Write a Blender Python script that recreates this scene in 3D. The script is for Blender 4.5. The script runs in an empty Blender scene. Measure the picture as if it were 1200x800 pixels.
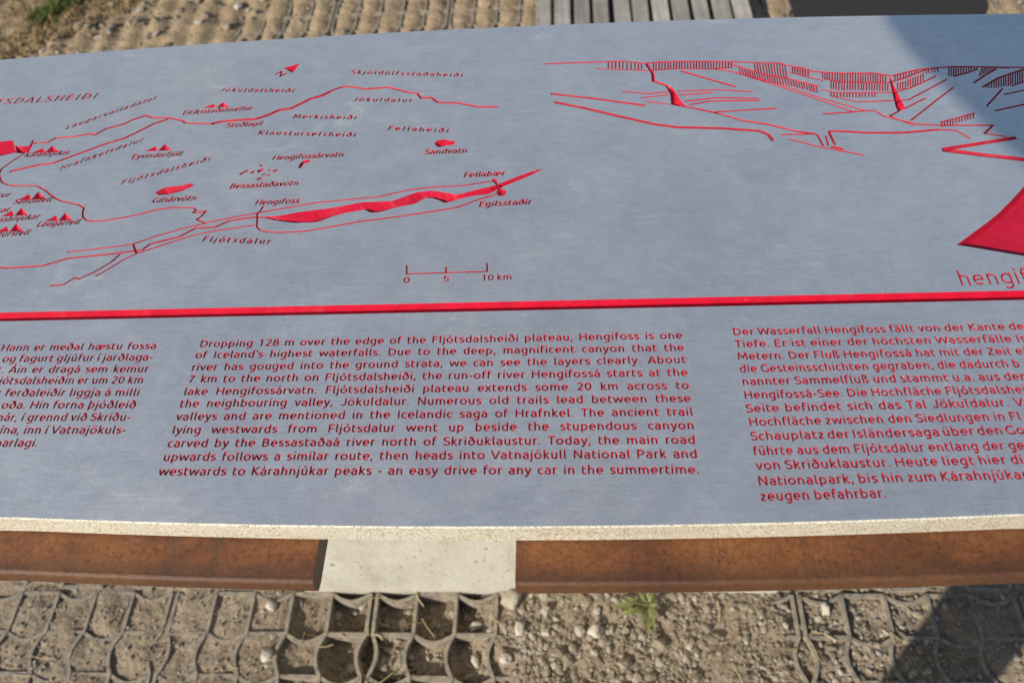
import bpy, bmesh, math, random
import numpy as np
from mathutils import Vector, Matrix, noise
from mathutils.geometry import delaunay_2d_cdt

random.seed(7)
rng = np.random.default_rng(7)
SC = bpy.context.scene
COL = SC.collection
R_ = math.radians

# ------------------------------------------------------------------ camera, sky, sun, exposure
CAMZ, PLZ = 1.35, 0.85            # camera height, height of the top face of the sign plate
F = 971.0                         # focal length in photo pixels (photo 1200 x 800)
xa = np.array([13690, -250, -F]); xa /= np.linalg.norm(xa)
ya = np.array([45.04, -1305, F]); ya -= xa * (ya @ xa); ya /= np.linalg.norm(ya)
za = np.cross(xa, ya)
ROT = np.stack([xa, ya, za])      # photo-camera axes -> world
def at(px, py, z=PLZ):            # the point of the horizontal plane z seen at a photo pixel
    d = ROT @ np.array([px - 600.0, py - 400.0, F])
    k = (z - CAMZ) / d[2]
    return d[0] * k, d[1] * k
camd = bpy.data.cameras.new('camera')
cam = bpy.data.objects.new('camera', camd); COL.objects.link(cam)
rgt, up, bck = ROT @ np.array([1, 0, 0]), ROT @ np.array([0, -1, 0]), ROT @ np.array([0, 0, -1])
cam.matrix_world = Matrix(((rgt[0], up[0], bck[0], 0), (rgt[1], up[1], bck[1], 0), (rgt[2], up[2], bck[2], CAMZ), (0, 0, 0, 1)))
camd.sensor_width = 36; camd.lens = F / 1200 * 36
camd.clip_start = 0.02; camd.clip_end = 2000
camd.dof.use_dof = True; camd.dof.focus_distance = 0.66; camd.dof.aperture_fstop = 8.0
SC.camera = cam

SUN_EL, SUN_AZ = R_(28), R_(44)   # light travels towards +X +Y, AZ from +Y towards +X
W = bpy.data.worlds.new('World'); SC.world = W; W.use_nodes = True
nt = W.node_tree
sky = nt.nodes.new('ShaderNodeTexSky'); sky.sky_type = 'NISHITA'; sky.sun_disc = False
sky.sun_elevation = SUN_EL; sky.sun_rotation = SUN_AZ + math.pi
sky.dust_density = 1.0
nt.links.new(sky.outputs[0], nt.nodes['Background'].inputs[0])
nt.nodes['Background'].inputs[1].default_value = 0.092
sl = bpy.data.lights.new('sun', 'SUN'); sl.energy = 5.0; sl.angle = R_(0.53); sl.color = (1.0, 0.93, 0.82)
sun = bpy.data.objects.new('sun', sl); COL.objects.link(sun)
dirv = Vector((math.sin(SUN_AZ) * math.cos(SUN_EL), math.cos(SUN_AZ) * math.cos(SUN_EL), -math.sin(SUN_EL)))
sun.rotation_euler = dirv.to_track_quat('-Z', 'Y').to_euler(); sun.location = (-3, -3, 4)
SC.view_settings.view_transform = 'Standard'; SC.view_settings.look = 'None'
SC.view_settings.exposure = 0.17; SC.view_settings.gamma = 1.0; SC.view_settings.use_curve_mapping = False

# ------------------------------------------------------------------ helpers
def tag(o, label=None, cat=None, group=None, kind=None):
    if label: o['label'] = label
    if cat: o['category'] = cat
    if group: o['group'] = group
    if kind: o['kind'] = kind
    return o
def link(name, me, mats, parent=None, loc=None):
    o = bpy.data.objects.new(name, me); COL.objects.link(o)
    for m in (mats if isinstance(mats, (list, tuple)) else [mats]): me.materials.append(m)
    if parent: o.parent = parent
    if loc: o.location = loc
    return o
def mesh(name, verts, faces, smooth=False, mi=None):
    me = bpy.data.meshes.new(name); me.from_pydata(verts, [], faces); me.update()
    if smooth: me.polygons.foreach_set('use_smooth', [True] * len(me.polygons))
    if mi is not None: me.polygons.foreach_set('material_index', mi)
    return me
def bm_obj(name, bm, mats, parent=None, smooth=False, loc=None):
    me = bpy.data.meshes.new(name); bm.to_mesh(me); bm.free()
    if smooth: me.polygons.foreach_set('use_smooth', [True] * len(me.polygons))
    return link(name, me, mats, parent, loc)
def empty(name, loc):
    o = bpy.data.objects.new(name, None); COL.objects.link(o); o.location = loc; o.empty_display_size = 0.1
    return o

class NT:
    """small builder for one material's node tree"""
    def __init__(s, name):
        s.m = bpy.data.materials.new(name); s.m.use_nodes = True
        s.t = s.m.node_tree; s.b = s.t.nodes['Principled BSDF']
        s.co = s.t.nodes.new('ShaderNodeTexCoord').outputs['Object']
    def n(s, kind, **kw):
        nd = s.t.nodes.new(kind)
        for k, v in kw.items():
            if hasattr(nd, k) and not k.startswith('i_'): setattr(nd, k, v)
        return nd
    def put(s, sock, v):
        if hasattr(v, 'is_output'): s.t.links.new(v, sock)
        else: sock.default_value = v
    def map(s, scale, rot=(0, 0, 0)):
        nd = s.n('ShaderNodeMapping'); s.put(nd.inputs[0], s.co)
        nd.inputs['Scale'].default_value = scale; nd.inputs['Rotation'].default_value = rot
        return nd.outputs[0]
    def map01(s, v, a, b):
        nd = s.n('ShaderNodeMapRange'); s.put(nd.inputs[0], v); nd.inputs[1].default_value = a; nd.inputs[2].default_value = b
        return nd.outputs[0]
    def noise(s, scale, detail=4, rough=0.55, vec=None, dist=0.0):
        nd = s.n('ShaderNodeTexNoise'); s.put(nd.inputs['Vector'], vec or s.co)
        nd.inputs['Scale'].default_value = scale; nd.inputs['Detail'].default_value = detail
        nd.inputs['Roughness'].default_value = rough; nd.inputs['Distortion'].default_value = dist
        return nd.outputs[0]
    def voro(s, scale, vec=None, feature='F1'):
        nd = s.n('ShaderNodeTexVoronoi', feature=feature); s.put(nd.inputs['Vector'], vec or s.co)
        nd.inputs['Scale'].default_value = scale
        return nd.outputs[0]
    def ramp(s, fac, stops):
        nd = s.n('ShaderNodeValToRGB'); s.put(nd.inputs[0], fac)
        el = nd.color_ramp.elements
        while len(el) < len(stops): el.new(0.5)
        for e, (p, c) in zip(el, stops):
            e.position = p; e.color = (c, c, c, 1) if not isinstance(c, (tuple, list)) else (*c, 1)
        return nd.outputs[0]
    def mix(s, fac, a, b, mode='MIX'):
        nd = s.n('ShaderNodeMix', data_type='RGBA', blend_type=mode)
        s.put(nd.inputs[0], fac)
        for i, v in ((6, a), (7, b)):
            s.put(nd.inputs[i], v if hasattr(v, 'is_output') else (*v, 1) if isinstance(v, (tuple, list)) else (v, v, v, 1))
        return nd.outputs[2]
    def bump(s, h, strength=0.3, dist=0.001, normal=None):
        nd = s.n('ShaderNodeBump'); s.put(nd.inputs['Height'], h)
        nd.inputs['Strength'].default_value = strength; nd.inputs['Distance'].default_value = dist
        if normal: s.put(nd.inputs['Normal'], normal)
        return nd.outputs[0]
    def set(s, **kw):
        names = dict(col='Base Color', rough='Roughness', metal='Metallic', spec='Specular IOR Level', nor='Normal', coat='Coat Weight', sub='Subsurface Weight')
        for k, v in kw.items():
            if k == 'col' and isinstance(v, tuple): v = (*v, 1)
            s.put(s.b.inputs[names[k]], v)
        return s.m

# ------------------------------------------------------------------ materials
def m_plate():
    k = NT('dull aluminium')
    c = k.ramp(k.noise(4.5, 5, 0.62, dist=0.5), [(0.32, (0.735, 0.755, 0.785)), (0.5, (0.80, 0.81, 0.82)), (0.70, (0.86, 0.86, 0.835))])
    # rolled grain: short fine strokes mostly along the plate
    g1 = k.ramp(k.noise(260, 4, 0.75, vec=k.map((0.16, 1, 1), (0, 0, 0.03))), [(0.30, 0.92), (0.70, 1.05)])
    g2 = k.ramp(k.noise(520, 4, 0.8), [(0.30, 0.86), (0.70, 1.10)])
    g3 = k.ramp(k.noise(60, 7, 0.8, dist=0.3), [(0.30, 0.91), (0.70, 1.06)])
    for g in (g1, g2, g3): c = k.mix(1.0, c, g, 'MULTIPLY')
    # scratches: long thin ones in three directions, in patches
    sc = None
    for vec, scale, lo in ((k.map((0.30, 26, 1), (0, 0, 0.10)), 26, 0.655), (k.map((24, 0.45, 1), (0, 0, 0.9)), 20, 0.685), (k.map((0.45, 30, 1), (0, 0, -0.35)), 24, 0.68), (k.map((0.6, 40, 1), (0, 0, 0.5)), 22, 0.69)):
        q = k.ramp(k.noise(scale, 2, 0.5, vec=vec), [(lo - 0.01, 0.0), (lo + 0.006, 1.0), (lo + 0.024, 0.0)])
        sc = q if sc is None else k.mix(1.0, sc, q, 'ADD')
    gate = k.ramp(k.noise(7, 4, 0.6), [(0.48, 0.0), (0.64, 0.55)])
    scm = k.mix(1.0, sc, gate, 'MULTIPLY')
    c = k.mix(scm, c, (1.0, 1.0, 0.97))
    # dried water marks, finger smudges, specks of dust and grime
    wm = k.ramp(k.noise(10, 8, 0.8, vec=k.map((0.6, 1.5, 1)), dist=1.2), [(0.59, 0.0), (0.67, 0.36), (0.72, 0.10), (0.82, 0.25)])
    c = k.mix(wm, c, (0.96, 0.94, 0.86))
    dk = k.ramp(k.noise(21, 7, 0.8, dist=0.8), [(0.66, 0.0), (0.72, 0.35), (0.8, 0.1)])
    c = k.mix(dk, c, (0.42, 0.43, 0.46))
    for sc_, r, col, g in ((130, 0.06, (0.86, 0.83, 0.74), 0.55), (170, 0.05, (0.25, 0.24, 0.23), 0.60)):
        dust = k.ramp(k.voro(sc_), [(r * 0.6, 0.8), (r * 1.2, 0.0)])
        dg = k.ramp(k.noise(sc_ * 0.16, 2), [(g, 0.0), (g + 0.05, 1.0)])
        c = k.mix(k.mix(1.0, dust, dg, 'MULTIPLY'), c, col)
    br = k.noise(420, 3, 0.6, vec=k.map((0.2, 1, 1)))
    ro = k.ramp(k.noise(15, 8, 0.8, dist=0.6), [(0.3, 0.36), (0.7, 0.52)])
    nb = k.bump(br, 0.16, 0.0006); nb = k.bump(k.noise(900, 3, 0.7), 0.12, 0.0004, nb); nb = k.bump(k.noise(14, 4, 0.6), 0.03, 0.004, nb)
    return k.set(col=c, rough=ro, metal=k.mix(k.mix(1.0, scm, wm, 'ADD'), 0.76, 0.5), nor=nb)
def m_edge():
    k = NT('sand cast aluminium edge')
    sp = k.noise(620, 4, 0.85)
    c = k.ramp(sp, [(0.36, (0.30, 0.26, 0.16)), (0.45, (0.80, 0.75, 0.57)), (0.52, (0.97, 0.94, 0.80)), (0.60, (1.0, 0.99, 0.92))])
    w = k.ramp(k.noise(9, 5, 0.7, vec=k.map((1, 0.2, 3))), [(0.32, (0.86, 0.84, 0.80)), (0.55, (1.0, 1.0, 1.0))])
    c = k.mix(1.0, c, w, 'MULTIPLY')
    chip = k.ramp(k.noise(60, 3, 0.7), [(0.68, 0.0), (0.72, 0.7)])
    c = k.mix(chip, c, (0.30, 0.26, 0.20))
    return k.set(col=c, rough=0.40, metal=0.35, nor=k.bump(sp, 0.9, 0.0014))
def m_red(name, a, b, worn0, rough=0.42, spec=0.36):
    k = NT(name)
    v = k.ramp(k.noise(70, 5, 0.7), [(0.3, a), (0.7, b)])
    v = k.mix(k.ramp(k.noise(300, 4, 0.7), [(0.55, 0.0), (0.7, 0.35)]), v, (0.12, 0.03, 0.035))
    worn = k.ramp(k.noise(230, 4, 0.75), [(worn0, 0.0), (worn0 + 0.04, 1.0)])
    c = k.mix(worn, v, (0.60, 0.54, 0.52))
    fade = k.ramp(k.noise(26, 5, 0.7), [(0.54, 0.0), (0.72, 0.26)])
    c = k.mix(fade, c, (0.50, 0.13, 0.135))
    return k.set(col=c, rough=k.mix(worn, rough, rough * 0.7), metal=0.0, spec=spec, nor=k.bump(k.noise(700, 3), 0.35, 0.0005))
def m_rust():
    k = NT('weathered rusty steel')
    a = k.noise(8, 8, 0.75, vec=k.map((0.8, 2.0, 1)), dist=0.3)
    c = k.ramp(a, [(0.25, (0.085, 0.034, 0.018)), (0.40, (0.125, 0.046, 0.020)), (0.50, (0.185, 0.070, 0.026)), (0.64, (0.245, 0.098, 0.034)), (0.80, (0.32, 0.15, 0.056))])
    sp = k.ramp(k.noise(260, 6, 0.8), [(0.32, 0.35), (0.48, 0.95), (0.7, 1.25)])
    c = k.mix(1.0, c, sp, 'MULTIPLY')
    st = k.ramp(k.noise(20, 4, 0.7, vec=k.map((5, 0.5, 1))), [(0.52, 0.0), (0.70, 0.55)])   # streaks run down
    c = k.mix(st, c, (0.070, 0.040, 0.028))
    fl = k.ramp(k.noise(48, 5, 0.8), [(0.64, 0.0), (0.69, 0.8)])
    c = k.mix(fl, c, (0.055, 0.032, 0.026))
    pale = k.ramp(k.noise(38, 6, 0.8), [(0.68, 0.0), (0.76, 0.4)])
    c = k.mix(pale, c, (0.42, 0.30, 0.20))
    at_ = k.n('ShaderNodeAttribute'); at_.attribute_name = 'across'
    md = k.n('ShaderNodeMath', operation='MULTIPLY_ADD'); k.put(md.inputs[0], k.noise(45, 6, 0.8)); md.inputs[1].default_value = 0.014; k.put(md.inputs[2], at_.outputs['Fac'])
    bnd = k.ramp(k.map01(md.outputs[0], 0.014, 0.031), [(0.40, 0.0), (1.0, 0.55)])                # dirt that gathers along the lip
    c = k.mix(bnd, c, (0.060, 0.034, 0.022))
    scuff = k.ramp(k.map01(md.outputs[0], 0.006, 0.013), [(0.0, 0.5), (0.6, 0.0)])              # rubbed paler under the plate
    c = k.mix(scuff, c, (0.36, 0.22, 0.15))
    return k.set(col=c, rough=0.42, spec=0.35, nor=k.bump(k.noise(300, 6, 0.8), 0.5, 0.0014))
def m_concrete():
    k = NT('pale cast concrete')
    c = k.ramp(k.noise(14, 8, 0.7, dist=0.4), [(0.25, (0.37, 0.35, 0.295)), (0.45, (0.475, 0.455, 0.39)), (0.68, (0.55, 0.53, 0.465))])
    sp = k.ramp(k.noise(260, 5, 0.8), [(0.3, 0.78), (0.6, 1.05)])
    c = k.mix(1.0, c, sp, 'MULTIPLY')
    run = k.ramp(k.noise(13, 4, 0.65, vec=k.map((2.2, 1, 0.4))), [(0.54, 0.0), (0.70, 0.32)])
    c = k.mix(run, c, (0.34, 0.28, 0.20))
    hole = None
    for sc, r, g in ((30, 0.13, 0.52), (64, 0.15, 0.50), (120, 0.16, 0.50)):
        h = k.ramp(k.voro(sc), [(r * 0.6, 0.0), (r, 1.0)])
        gt = k.ramp(k.noise(sc * 0.5, 1), [(g, 1.0), (g + 0.04, 0.0)])
        h = k.mix(gt, h, 1.0); hole = h if hole is None else k.mix(1.0, hole, h, 'MULTIPLY')
    c = k.mix(hole, (0.15, 0.12, 0.09), c)
    return k.set(col=c, rough=0.9, spec=0.2, nor=k.bump(k.mix(1.0, hole, k.noise(160, 5, 0.7), 'ADD'), 0.5, 0.003))
def m_soil():
    k = NT('packed gravelly soil')
    c = k.ramp(k.noise(7, 6, 0.7), [(0.3, (0.225, 0.176, 0.124)), (0.55, (0.325, 0.260, 0.185)), (0.8, (0.415, 0.340, 0.25))])
    sp = k.ramp(k.noise(150, 5, 0.75), [(0.25, 0.62), (0.5, 1.0), (0.75, 1.3)])
    c = k.mix(1.0, c, sp, 'MULTIPLY')
    sx = k.n('ShaderNodeSeparateXYZ'); k.put(sx.inputs[0], k.co)
    md = k.n('ShaderNodeMath', operation='MULTIPLY_ADD'); k.put(md.inputs[0], k.noise(3, 3)); md.inputs[1].default_value = 0.6; k.put(md.inputs[2], sx.outputs[1])
    mr = k.n('ShaderNodeMapRange'); k.put(mr.inputs[0], md.outputs[0]); mr.inputs[1].default_value = 1.2; mr.inputs[2].default_value = 1.9
    c = k.mix(mr.outputs[0], c, k.mix(1.0, c, (1.22, 1.14, 1.0), 'MULTIPLY'))   # the path beyond the sign is of lighter, sandier soil
    peb = k.voro(120)
    grit = k.ramp(k.voro(240), [(0.0, 1.22), (0.5, 0.85)])
    c = k.mix(0.7, c, grit, 'MULTIPLY')
    h = k.mix(0.5, k.noise(130, 6, 0.75), peb)
    return k.set(col=c, rough=0.95, spec=0.15, nor=k.bump(k.noise(45, 5, 0.7), 0.5, 0.008, k.bump(h, 0.65, 0.004)))
def m_grid():
    k = NT('weathered grey plastic grid')
    d = k.noise(90, 5, 0.75)
    c = k.ramp(d, [(0.33, (0.15, 0.138, 0.118)), (0.48, (0.26, 0.229, 0.184)), (0.62, (0.38, 0.305, 0.215))])
    return k.set(col=c, rough=0.75, spec=0.25, nor=k.bump(d, 0.4, 0.0015))
def m_stone(name, stops, scale=30):
    k = NT(name)
    inf = k.n('ShaderNodeNewGeometry').outputs['Random Per Island']
    c = k.ramp(inf, stops)
    sp = k.ramp(k.noise(220, 4, 0.7), [(0.3, 0.75), (0.6, 1.1)])
    return k.set(col=k.mix(1.0, c, sp, 'MULTIPLY'), rough=0.9, spec=0.2, nor=k.bump(k.noise(260, 4, 0.7), 0.5, 0.002))
def m_wood():
    k = NT('silvered wood slats')
    g = k.noise(14, 6, 0.7, vec=k.map((6, 0.35, 6)))
    c = k.ramp(g, [(0.25, (0.20, 0.175, 0.15)), (0.5, (0.33, 0.30, 0.265)), (0.75, (0.45, 0.42, 0.38))])
    isl = k.ramp(k.n('ShaderNodeNewGeometry').outputs['Random Per Island'], [(0.0, 0.78), (1.0, 1.25)])
    kn = k.ramp(k.voro(7, vec=k.map((3, 0.9, 1))), [(0.03, 0.45), (0.10, 1.0)])
    dirt = k.ramp(k.noise(6, 6, 0.75), [(0.35, 0.70), (0.6, 1.08)])
    c = k.mix(1.0, k.mix(1.0, c, kn, 'MULTIPLY'), dirt, 'MULTIPLY')
    return k.set(col=k.mix(1.0, c, isl, 'MULTIPLY'), rough=0.85, nor=k.bump(g, 0.6, 0.003))
def m_plain(name, a, b, scale=40, rough=0.8, bs=0.3, bd=0.002, detail=5):
    k = NT(name); n_ = k.noise(scale, detail, 0.65)
    return k.set(col=k.ramp(n_, [(0.3, a), (0.7, b)]), rough=rough, spec=0.25, nor=k.bump(n_, bs, bd))
def m_leaf(name, a, b):
    k = NT(name)
    isl = k.n('ShaderNodeNewGeometry').outputs['Random Per Island']
    return k.set(col=k.ramp(isl, [(0.0, a), (1.0, b)]), rough=0.6, spec=0.3)

M_PLATE, M_EDGE, M_RUST, M_CONC = m_plate(), m_edge(), m_rust(), m_concrete()
M_RED = m_red('red enamel in the large engravings', (0.47, 0.006, 0.028), (0.64, 0.010, 0.040), 0.71)
M_TXT = m_red('worn red paint in the fine engraving', (0.33, 0.012, 0.026), (0.50, 0.020, 0.042), 0.70, 0.56, 0.2)
M_SOIL, M_GRID, M_WOOD = m_soil(), m_grid(), m_wood()
M_GRAVEL = m_stone('mixed gravel', [(0.0, (0.19, 0.152, 0.110)), (0.35, (0.25, 0.205, 0.150)), (0.75, (0.32, 0.272, 0.208)), (1.0, (0.42, 0.38, 0.31))])
M_PALE = m_stone('pale stone', [(0.0, (0.34, 0.30, 0.235)), (1.0, (0.50, 0.45, 0.37))])
M_DARK = m_plain('dark grainy sheet', (0.022, 0.021, 0.021), (0.045, 0.043, 0.042), 240, 0.9, 0.5, 0.003)

# ------------------------------------------------------------------ ground
Y_PED = at(490, 693, 0)[1]
SEAM0, TILE_X, CELL_X = -0.337, 0.346, 0.067
CELL_Y, TILE_Y = 0.067, 0.346
SEAM_Y0 = Y_PED + 0.002
def sm(a, b, v):
    t = min(max((v - a) / (b - a), 0.0), 1.0); return t * t * (3 - 2 * t)
# grass edge: a line through two ground points left of the paving
ga, gb = at(40, 68, 0), at(190, 0, 0)
gd = np.array([gb[0] - ga[0], gb[1] - ga[1]]); gd /= np.linalg.norm(gd); gn = np.array([-gd[1], gd[0]])
def grass_side(x, y): return (x - ga[0]) * gn[0] + (y - ga[1]) * gn[1]     # > 0 on the grass
def pn(x, y, s, seed=0.0):
    return noise.fractal(Vector((x * s + seed, y * s - seed, seed)), 1.0, 2.0, 4)
def cell_uv(x, y):
    """tile and cell indices, and the place inside the cell from -0.5 to 0.5"""
    a, b = (x - SEAM0 - 0.0055) / TILE_X, (y - SEAM_Y0 - 0.0055) / TILE_Y
    I, J = math.floor(a), math.floor(b); u, v = (a - I) * TILE_X / CELL_X, (b - J) * TILE_Y / CELL_Y
    i, j = min(int(u), 4), min(int(v), 4)
    return I * 5 + i, J * 5 + j, min(u - i, 1.0) - 0.5, min(v - j, 1.0) - 0.5
def cell_rand(c, seed):
    return (math.sin(c[0] * 127.1 + c[1] * 311.7 + seed * 17.3) * 43758.5453) % 1.0
def fill(x, y):
    """soil height relative to the rims of the paving grid (z = 0)"""
    c = cell_uv(x, y)
    near = 1 - sm(0.9, 1.2, y)
    hole = min(sm(-0.52, -0.40, x) * (1 - sm(-0.20, -0.10, x)) * (0.45 + 0.9 * cell_rand(c, 2)), 1)
    heap = sm(-0.15, -0.03, x) * (1 - sm(0.26, 0.40, x))
    left = 1 - sm(-0.62, -0.46, x)
    rgt_ = sm(0.22, 0.32, x) * (1 - sm(0.50, 0.62, x))
    zn = -0.0030 + 0.0035 * (cell_rand(c, 1) - 0.5) - 0.027 * hole + 0.0068 * heap + 0.0008 * left - 0.0045 * rgt_ * (0.35 + cell_rand(c, 3))
    zf = -0.0035 + 0.003 * (cell_rand(c, 4) - 0.5)
    g = grass_side(x, y)
    zf += 0.030 * sm(-0.45, -0.02, g)
    z = zn * near + zf * (1 - near)
    z += 0.0040 * pn(x, y, 14, 3.1) + 0.0028 * pn(x, y, 55, 9.7) + 0.0024 * pn(x, y, 120, 5.2)
    # a slight dish or mound in each cell
    u, v = c[2], c[3]
    far = 1 - near
    z += (0.008 * max(left, rgt_) * near + (0.018 + 0.032 * cell_rand(c, 8)) * far) * (0.14 - (u * u + v * v * (0.6 if near > 0.5 else 0.22))) * (1.3 if far > 0.5 or cell_rand(c, 6) > .3 else -0.8)
    return z
def ax(*segs):
    out = []
    for a, b, s in segs: out += list(np.arange(a, b, s))
    return out + [segs[-1][1]]
xs = ax((-4.5, -1.6, .12), (-1.6, -0.9, 0.014), (-0.9, 0.95, 0.007), (0.95, 1.7, 0.016), (1.7, 4.5, 0.12))
ys = ax((-2.5, -0.1, 0.12), (-0.1, 0.30, 0.03), (0.30, 0.62, 0.006), (0.62, 1.7, 0.03), (1.7, 2.8, 0.011), (2.8, 6, 0.12))
vs = [(x, y, fill(x, y)) for y in ys for x in xs]
nx, ny = len(xs), len(ys)
fs = [(j * nx + i, j * nx + i + 1, (j + 1) * nx + i + 1, (j + 1) * nx + i) for j in range(ny - 1) for i in range(nx - 1)]
soil = link('soil', mesh('soil', vs, fs, True), M_SOIL); tag(soil, kind='structure')
big = 900.0
bigv = [(-big, -big, -0.075), (big, -big, -0.075), (big, big, -0.075), (-big, big, -0.075)]
tag(link('ground', mesh('ground', bigv, [(0, 1, 2, 3)]), M_SOIL), kind='structure')

def ribbon_walls(pts, w, z0, z1, V, Fc):
    """a wall of width w along a polyline, closed on top"""
    n = len(pts); b = len(V)
    for i, p in enumerate(pts):
        a_, c_ = pts[max(i - 1, 0)], pts[min(i + 1, n - 1)]
        t = Vector((c_[0] - a_[0], c_[1] - a_[1])).normalized(); q = Vector((-t.y, t.x)) * (w / 2)
        for s in (1, -1): 
            V.append((p[0] + s * q.x, p[1] + s * q.y, z1)); V.append((p[0] + s * q.x * 1.25, p[1] + s * q.y * 1.25, z0))
    for i in range(n - 1):
        k, m = b + 4 * i, b + 4 * i + 4
        Fc += [(k, k + 2, m + 2, m), (k + 1, k, m, m + 1), (k + 2, k + 3, m + 3, m + 2)]
    for k in (b, b + 4 * (n - 1)): Fc.append((k, k + 1, k + 3, k + 2))
def tile_mesh():
    V, Fc = [], []
    n = 7
    for i in range(6):                        # walls running away from the viewer
        pts = []
        for j in range(5):
            bul = 0.0 if (j % 2 == 0) else -0.17
            if i == 0: bul = -bul * 0.9
            for q in range(n + (j == 4)):
                t = q / n
                pts.append((0.0055 + i * CELL_X + bul * CELL_X * math.sin(math.pi * t), 0.0055 + (j + t) * CELL_Y))
        ribbon_walls(pts, 0.0058, -0.04, 0.0006, V, Fc)
    for j in range(6):
        pts = []
        for i in range(5):
            bul = 0.0 if (i + (j % 2)) % 2 == 0 else -0.20
            if j == 0: bul = -bul * 0.8
            for q in range(n + (i == 4)):
                t = q / n
                pts.append((0.0055 + (i + t) * CELL_X, 0.0055 + j * CELL_Y + bul * CELL_Y * math.sin(math.pi * t)))
        ribbon_walls(pts, 0.0058, -0.04, -0.0006, V, Fc)
    return mesh('paving_grid', V, Fc)
TM = tile_mesh(); TM.materials.append(M_GRID)
grid_labels = {
    (-2, -1): 'plastic paving grid at the lower left corner, cells filled flush with brown soil',
    (-1, -1): 'plastic paving grid under the left steel shelf, packed with brown soil',
    (0, -1): 'plastic paving grid in front of the pale pedestal, its deep cells half empty',
    (1, -1): 'plastic paving grid buried by spilled gravel and a weed under the right steel shelf',
    (2, -1): 'plastic paving grid at lower right, crossed by a diagonal shadow',
}
for j in range(-2, 8):
    for i in range(-4, 5):
        x0 = SEAM0 + i * TILE_X; y0 = SEAM_Y0 + j * TILE_Y
        if grass_side(x0 + TILE_X * 0.5, y0 + TILE_Y * 0.5) > 0.05: continue
        pad = bpy.data.objects.new('paving_grid', TM); COL.objects.link(pad)
        pad.location = (x0, y0, 0)
        far_ = 'soil filled plastic paving grid beyond the sign, one of many alike around the walkway' if j >= 4 else None
        tag(pad, grid_labels.get((i, j)) or far_ or 'soil filled plastic paving grid close around the sign, mostly hidden from view',
            'paving grid', 'plastic paving grids set in the ground')

# ------------------------------------------------------------------ loose gravel and single stones
def ico(sub):
    bm = bmesh.new(); bmesh.ops.create_icosphere(bm, subdivisions=sub, radius=1)
    v = np.array([p.co[:] for p in bm.verts]); f = [tuple(q.index for q in p.verts) for p in bm.faces]; bm.free()
    return v, f
IV, IF_ = ico(1); I3V, I3F = ico(3)
def stone_verts(base, r, amp, seed, flat=0.7):
    s = rng.uniform(0.7, 1.3, 3); s[2] *= flat
    out = []
    for p in base:
        k = 1 + amp * noise.noise(Vector(p) * 1.3 + Vector((seed, seed * 0.7, -seed)))
        out.append(np.clip(p * k, -0.82, 0.82) * s * r)
    a, b = rng.uniform(0, 6.28), rng.uniform(-0.4, 0.4)
    ca, sa, cb, sb = math.cos(a), math.sin(a), math.cos(b), math.sin(b)
    m = np.array([[ca, -sa * cb, sa * sb], [sa, ca * cb, -ca * sb], [0, sb, cb]])
    return np.array(out) @ m.T
PROTO = [stone_verts(IV, 1.0, 0.55, i * 3.7) for i in range(40)]
def gravel(name, spots):
    V, Fc = [], []
    for x, y, r in spots:
        p = PROTO[rng.integers(40)]
        a = rng.uniform(0, 6.28); ca, sa = math.cos(a), math.sin(a)
        z = fill(x, y) + r * 0.25; b = len(V)
        for q in p: V.append((x + r * (q[0] * ca - q[1] * sa), y + r * (q[0] * sa + q[1] * ca), z + r * q[2]))
        Fc += [(f[0] + b, f[1] + b, f[2] + b) for f in IF_]
    return link(name, mesh(name, V, Fc), M_GRAVEL)
spots = []
def size(lo, hi): return lo * (hi / lo) ** (rng.random() ** 2.2)
cl_ = [(rng.normal(0.06, 0.11), rng.uniform(0.30, 0.49), rng.uniform(0.012, 0.04)) for _ in range(26)]
for _ in range(2300):
    q = cl_[rng.integers(26)]
    spots.append((rng.normal(q[0], q[2]), rng.normal(q[1], q[2] * 0.8), size(0.0010, 0.0068)))
for _ in range(1500): spots.append((rng.normal(0.08, 0.15), rng.uniform(0.28, 0.50), size(0.0008, 0.0036)))
for _ in range(60): spots.append((rng.normal(0.04, 0.09), rng.uniform(0.30, 0.485), rng.uniform(0.006, 0.0115)))
for _ in range(900): spots.append((rng.normal(-0.26, 0.11), rng.uniform(0.30, 0.49), size(0.0016, 0.009)))
for _ in range(900): spots.append((rng.normal(0.46, 0.12), rng.uniform(0.30, 0.52), size(0.0014, 0.0075)))
for _ in range(6500): spots.append((rng.uniform(-0.95, 0.95), rng.uniform(0.30, 0.50), size(0.0007, 0.0040)))
for _ in range(1300): spots.append((rng.normal(0.36, 0.10), rng.uniform(0.30, 0.50), size(0.0010, 0.0065)))
for _ in range(1500):
    t = rng.uniform(-0.6, 2.0); w = -abs(rng.normal(0.0, 0.26)) + 0.05
    spots.append((ga[0] + gd[0] * t + gn[0] * w, ga[1] + gd[1] * t + gn[1] * w, size(0.003, 0.016)))
for _ in range(900): spots.append((rng.uniform(-1.2, 1.6), rng.uniform(1.75, 2.75), size(0.002, 0.007)))
tag(gravel('loose_gravel', spots), 'loose brown gravel scattered over the paving grids', 'gravel', kind='stuff')

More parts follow.
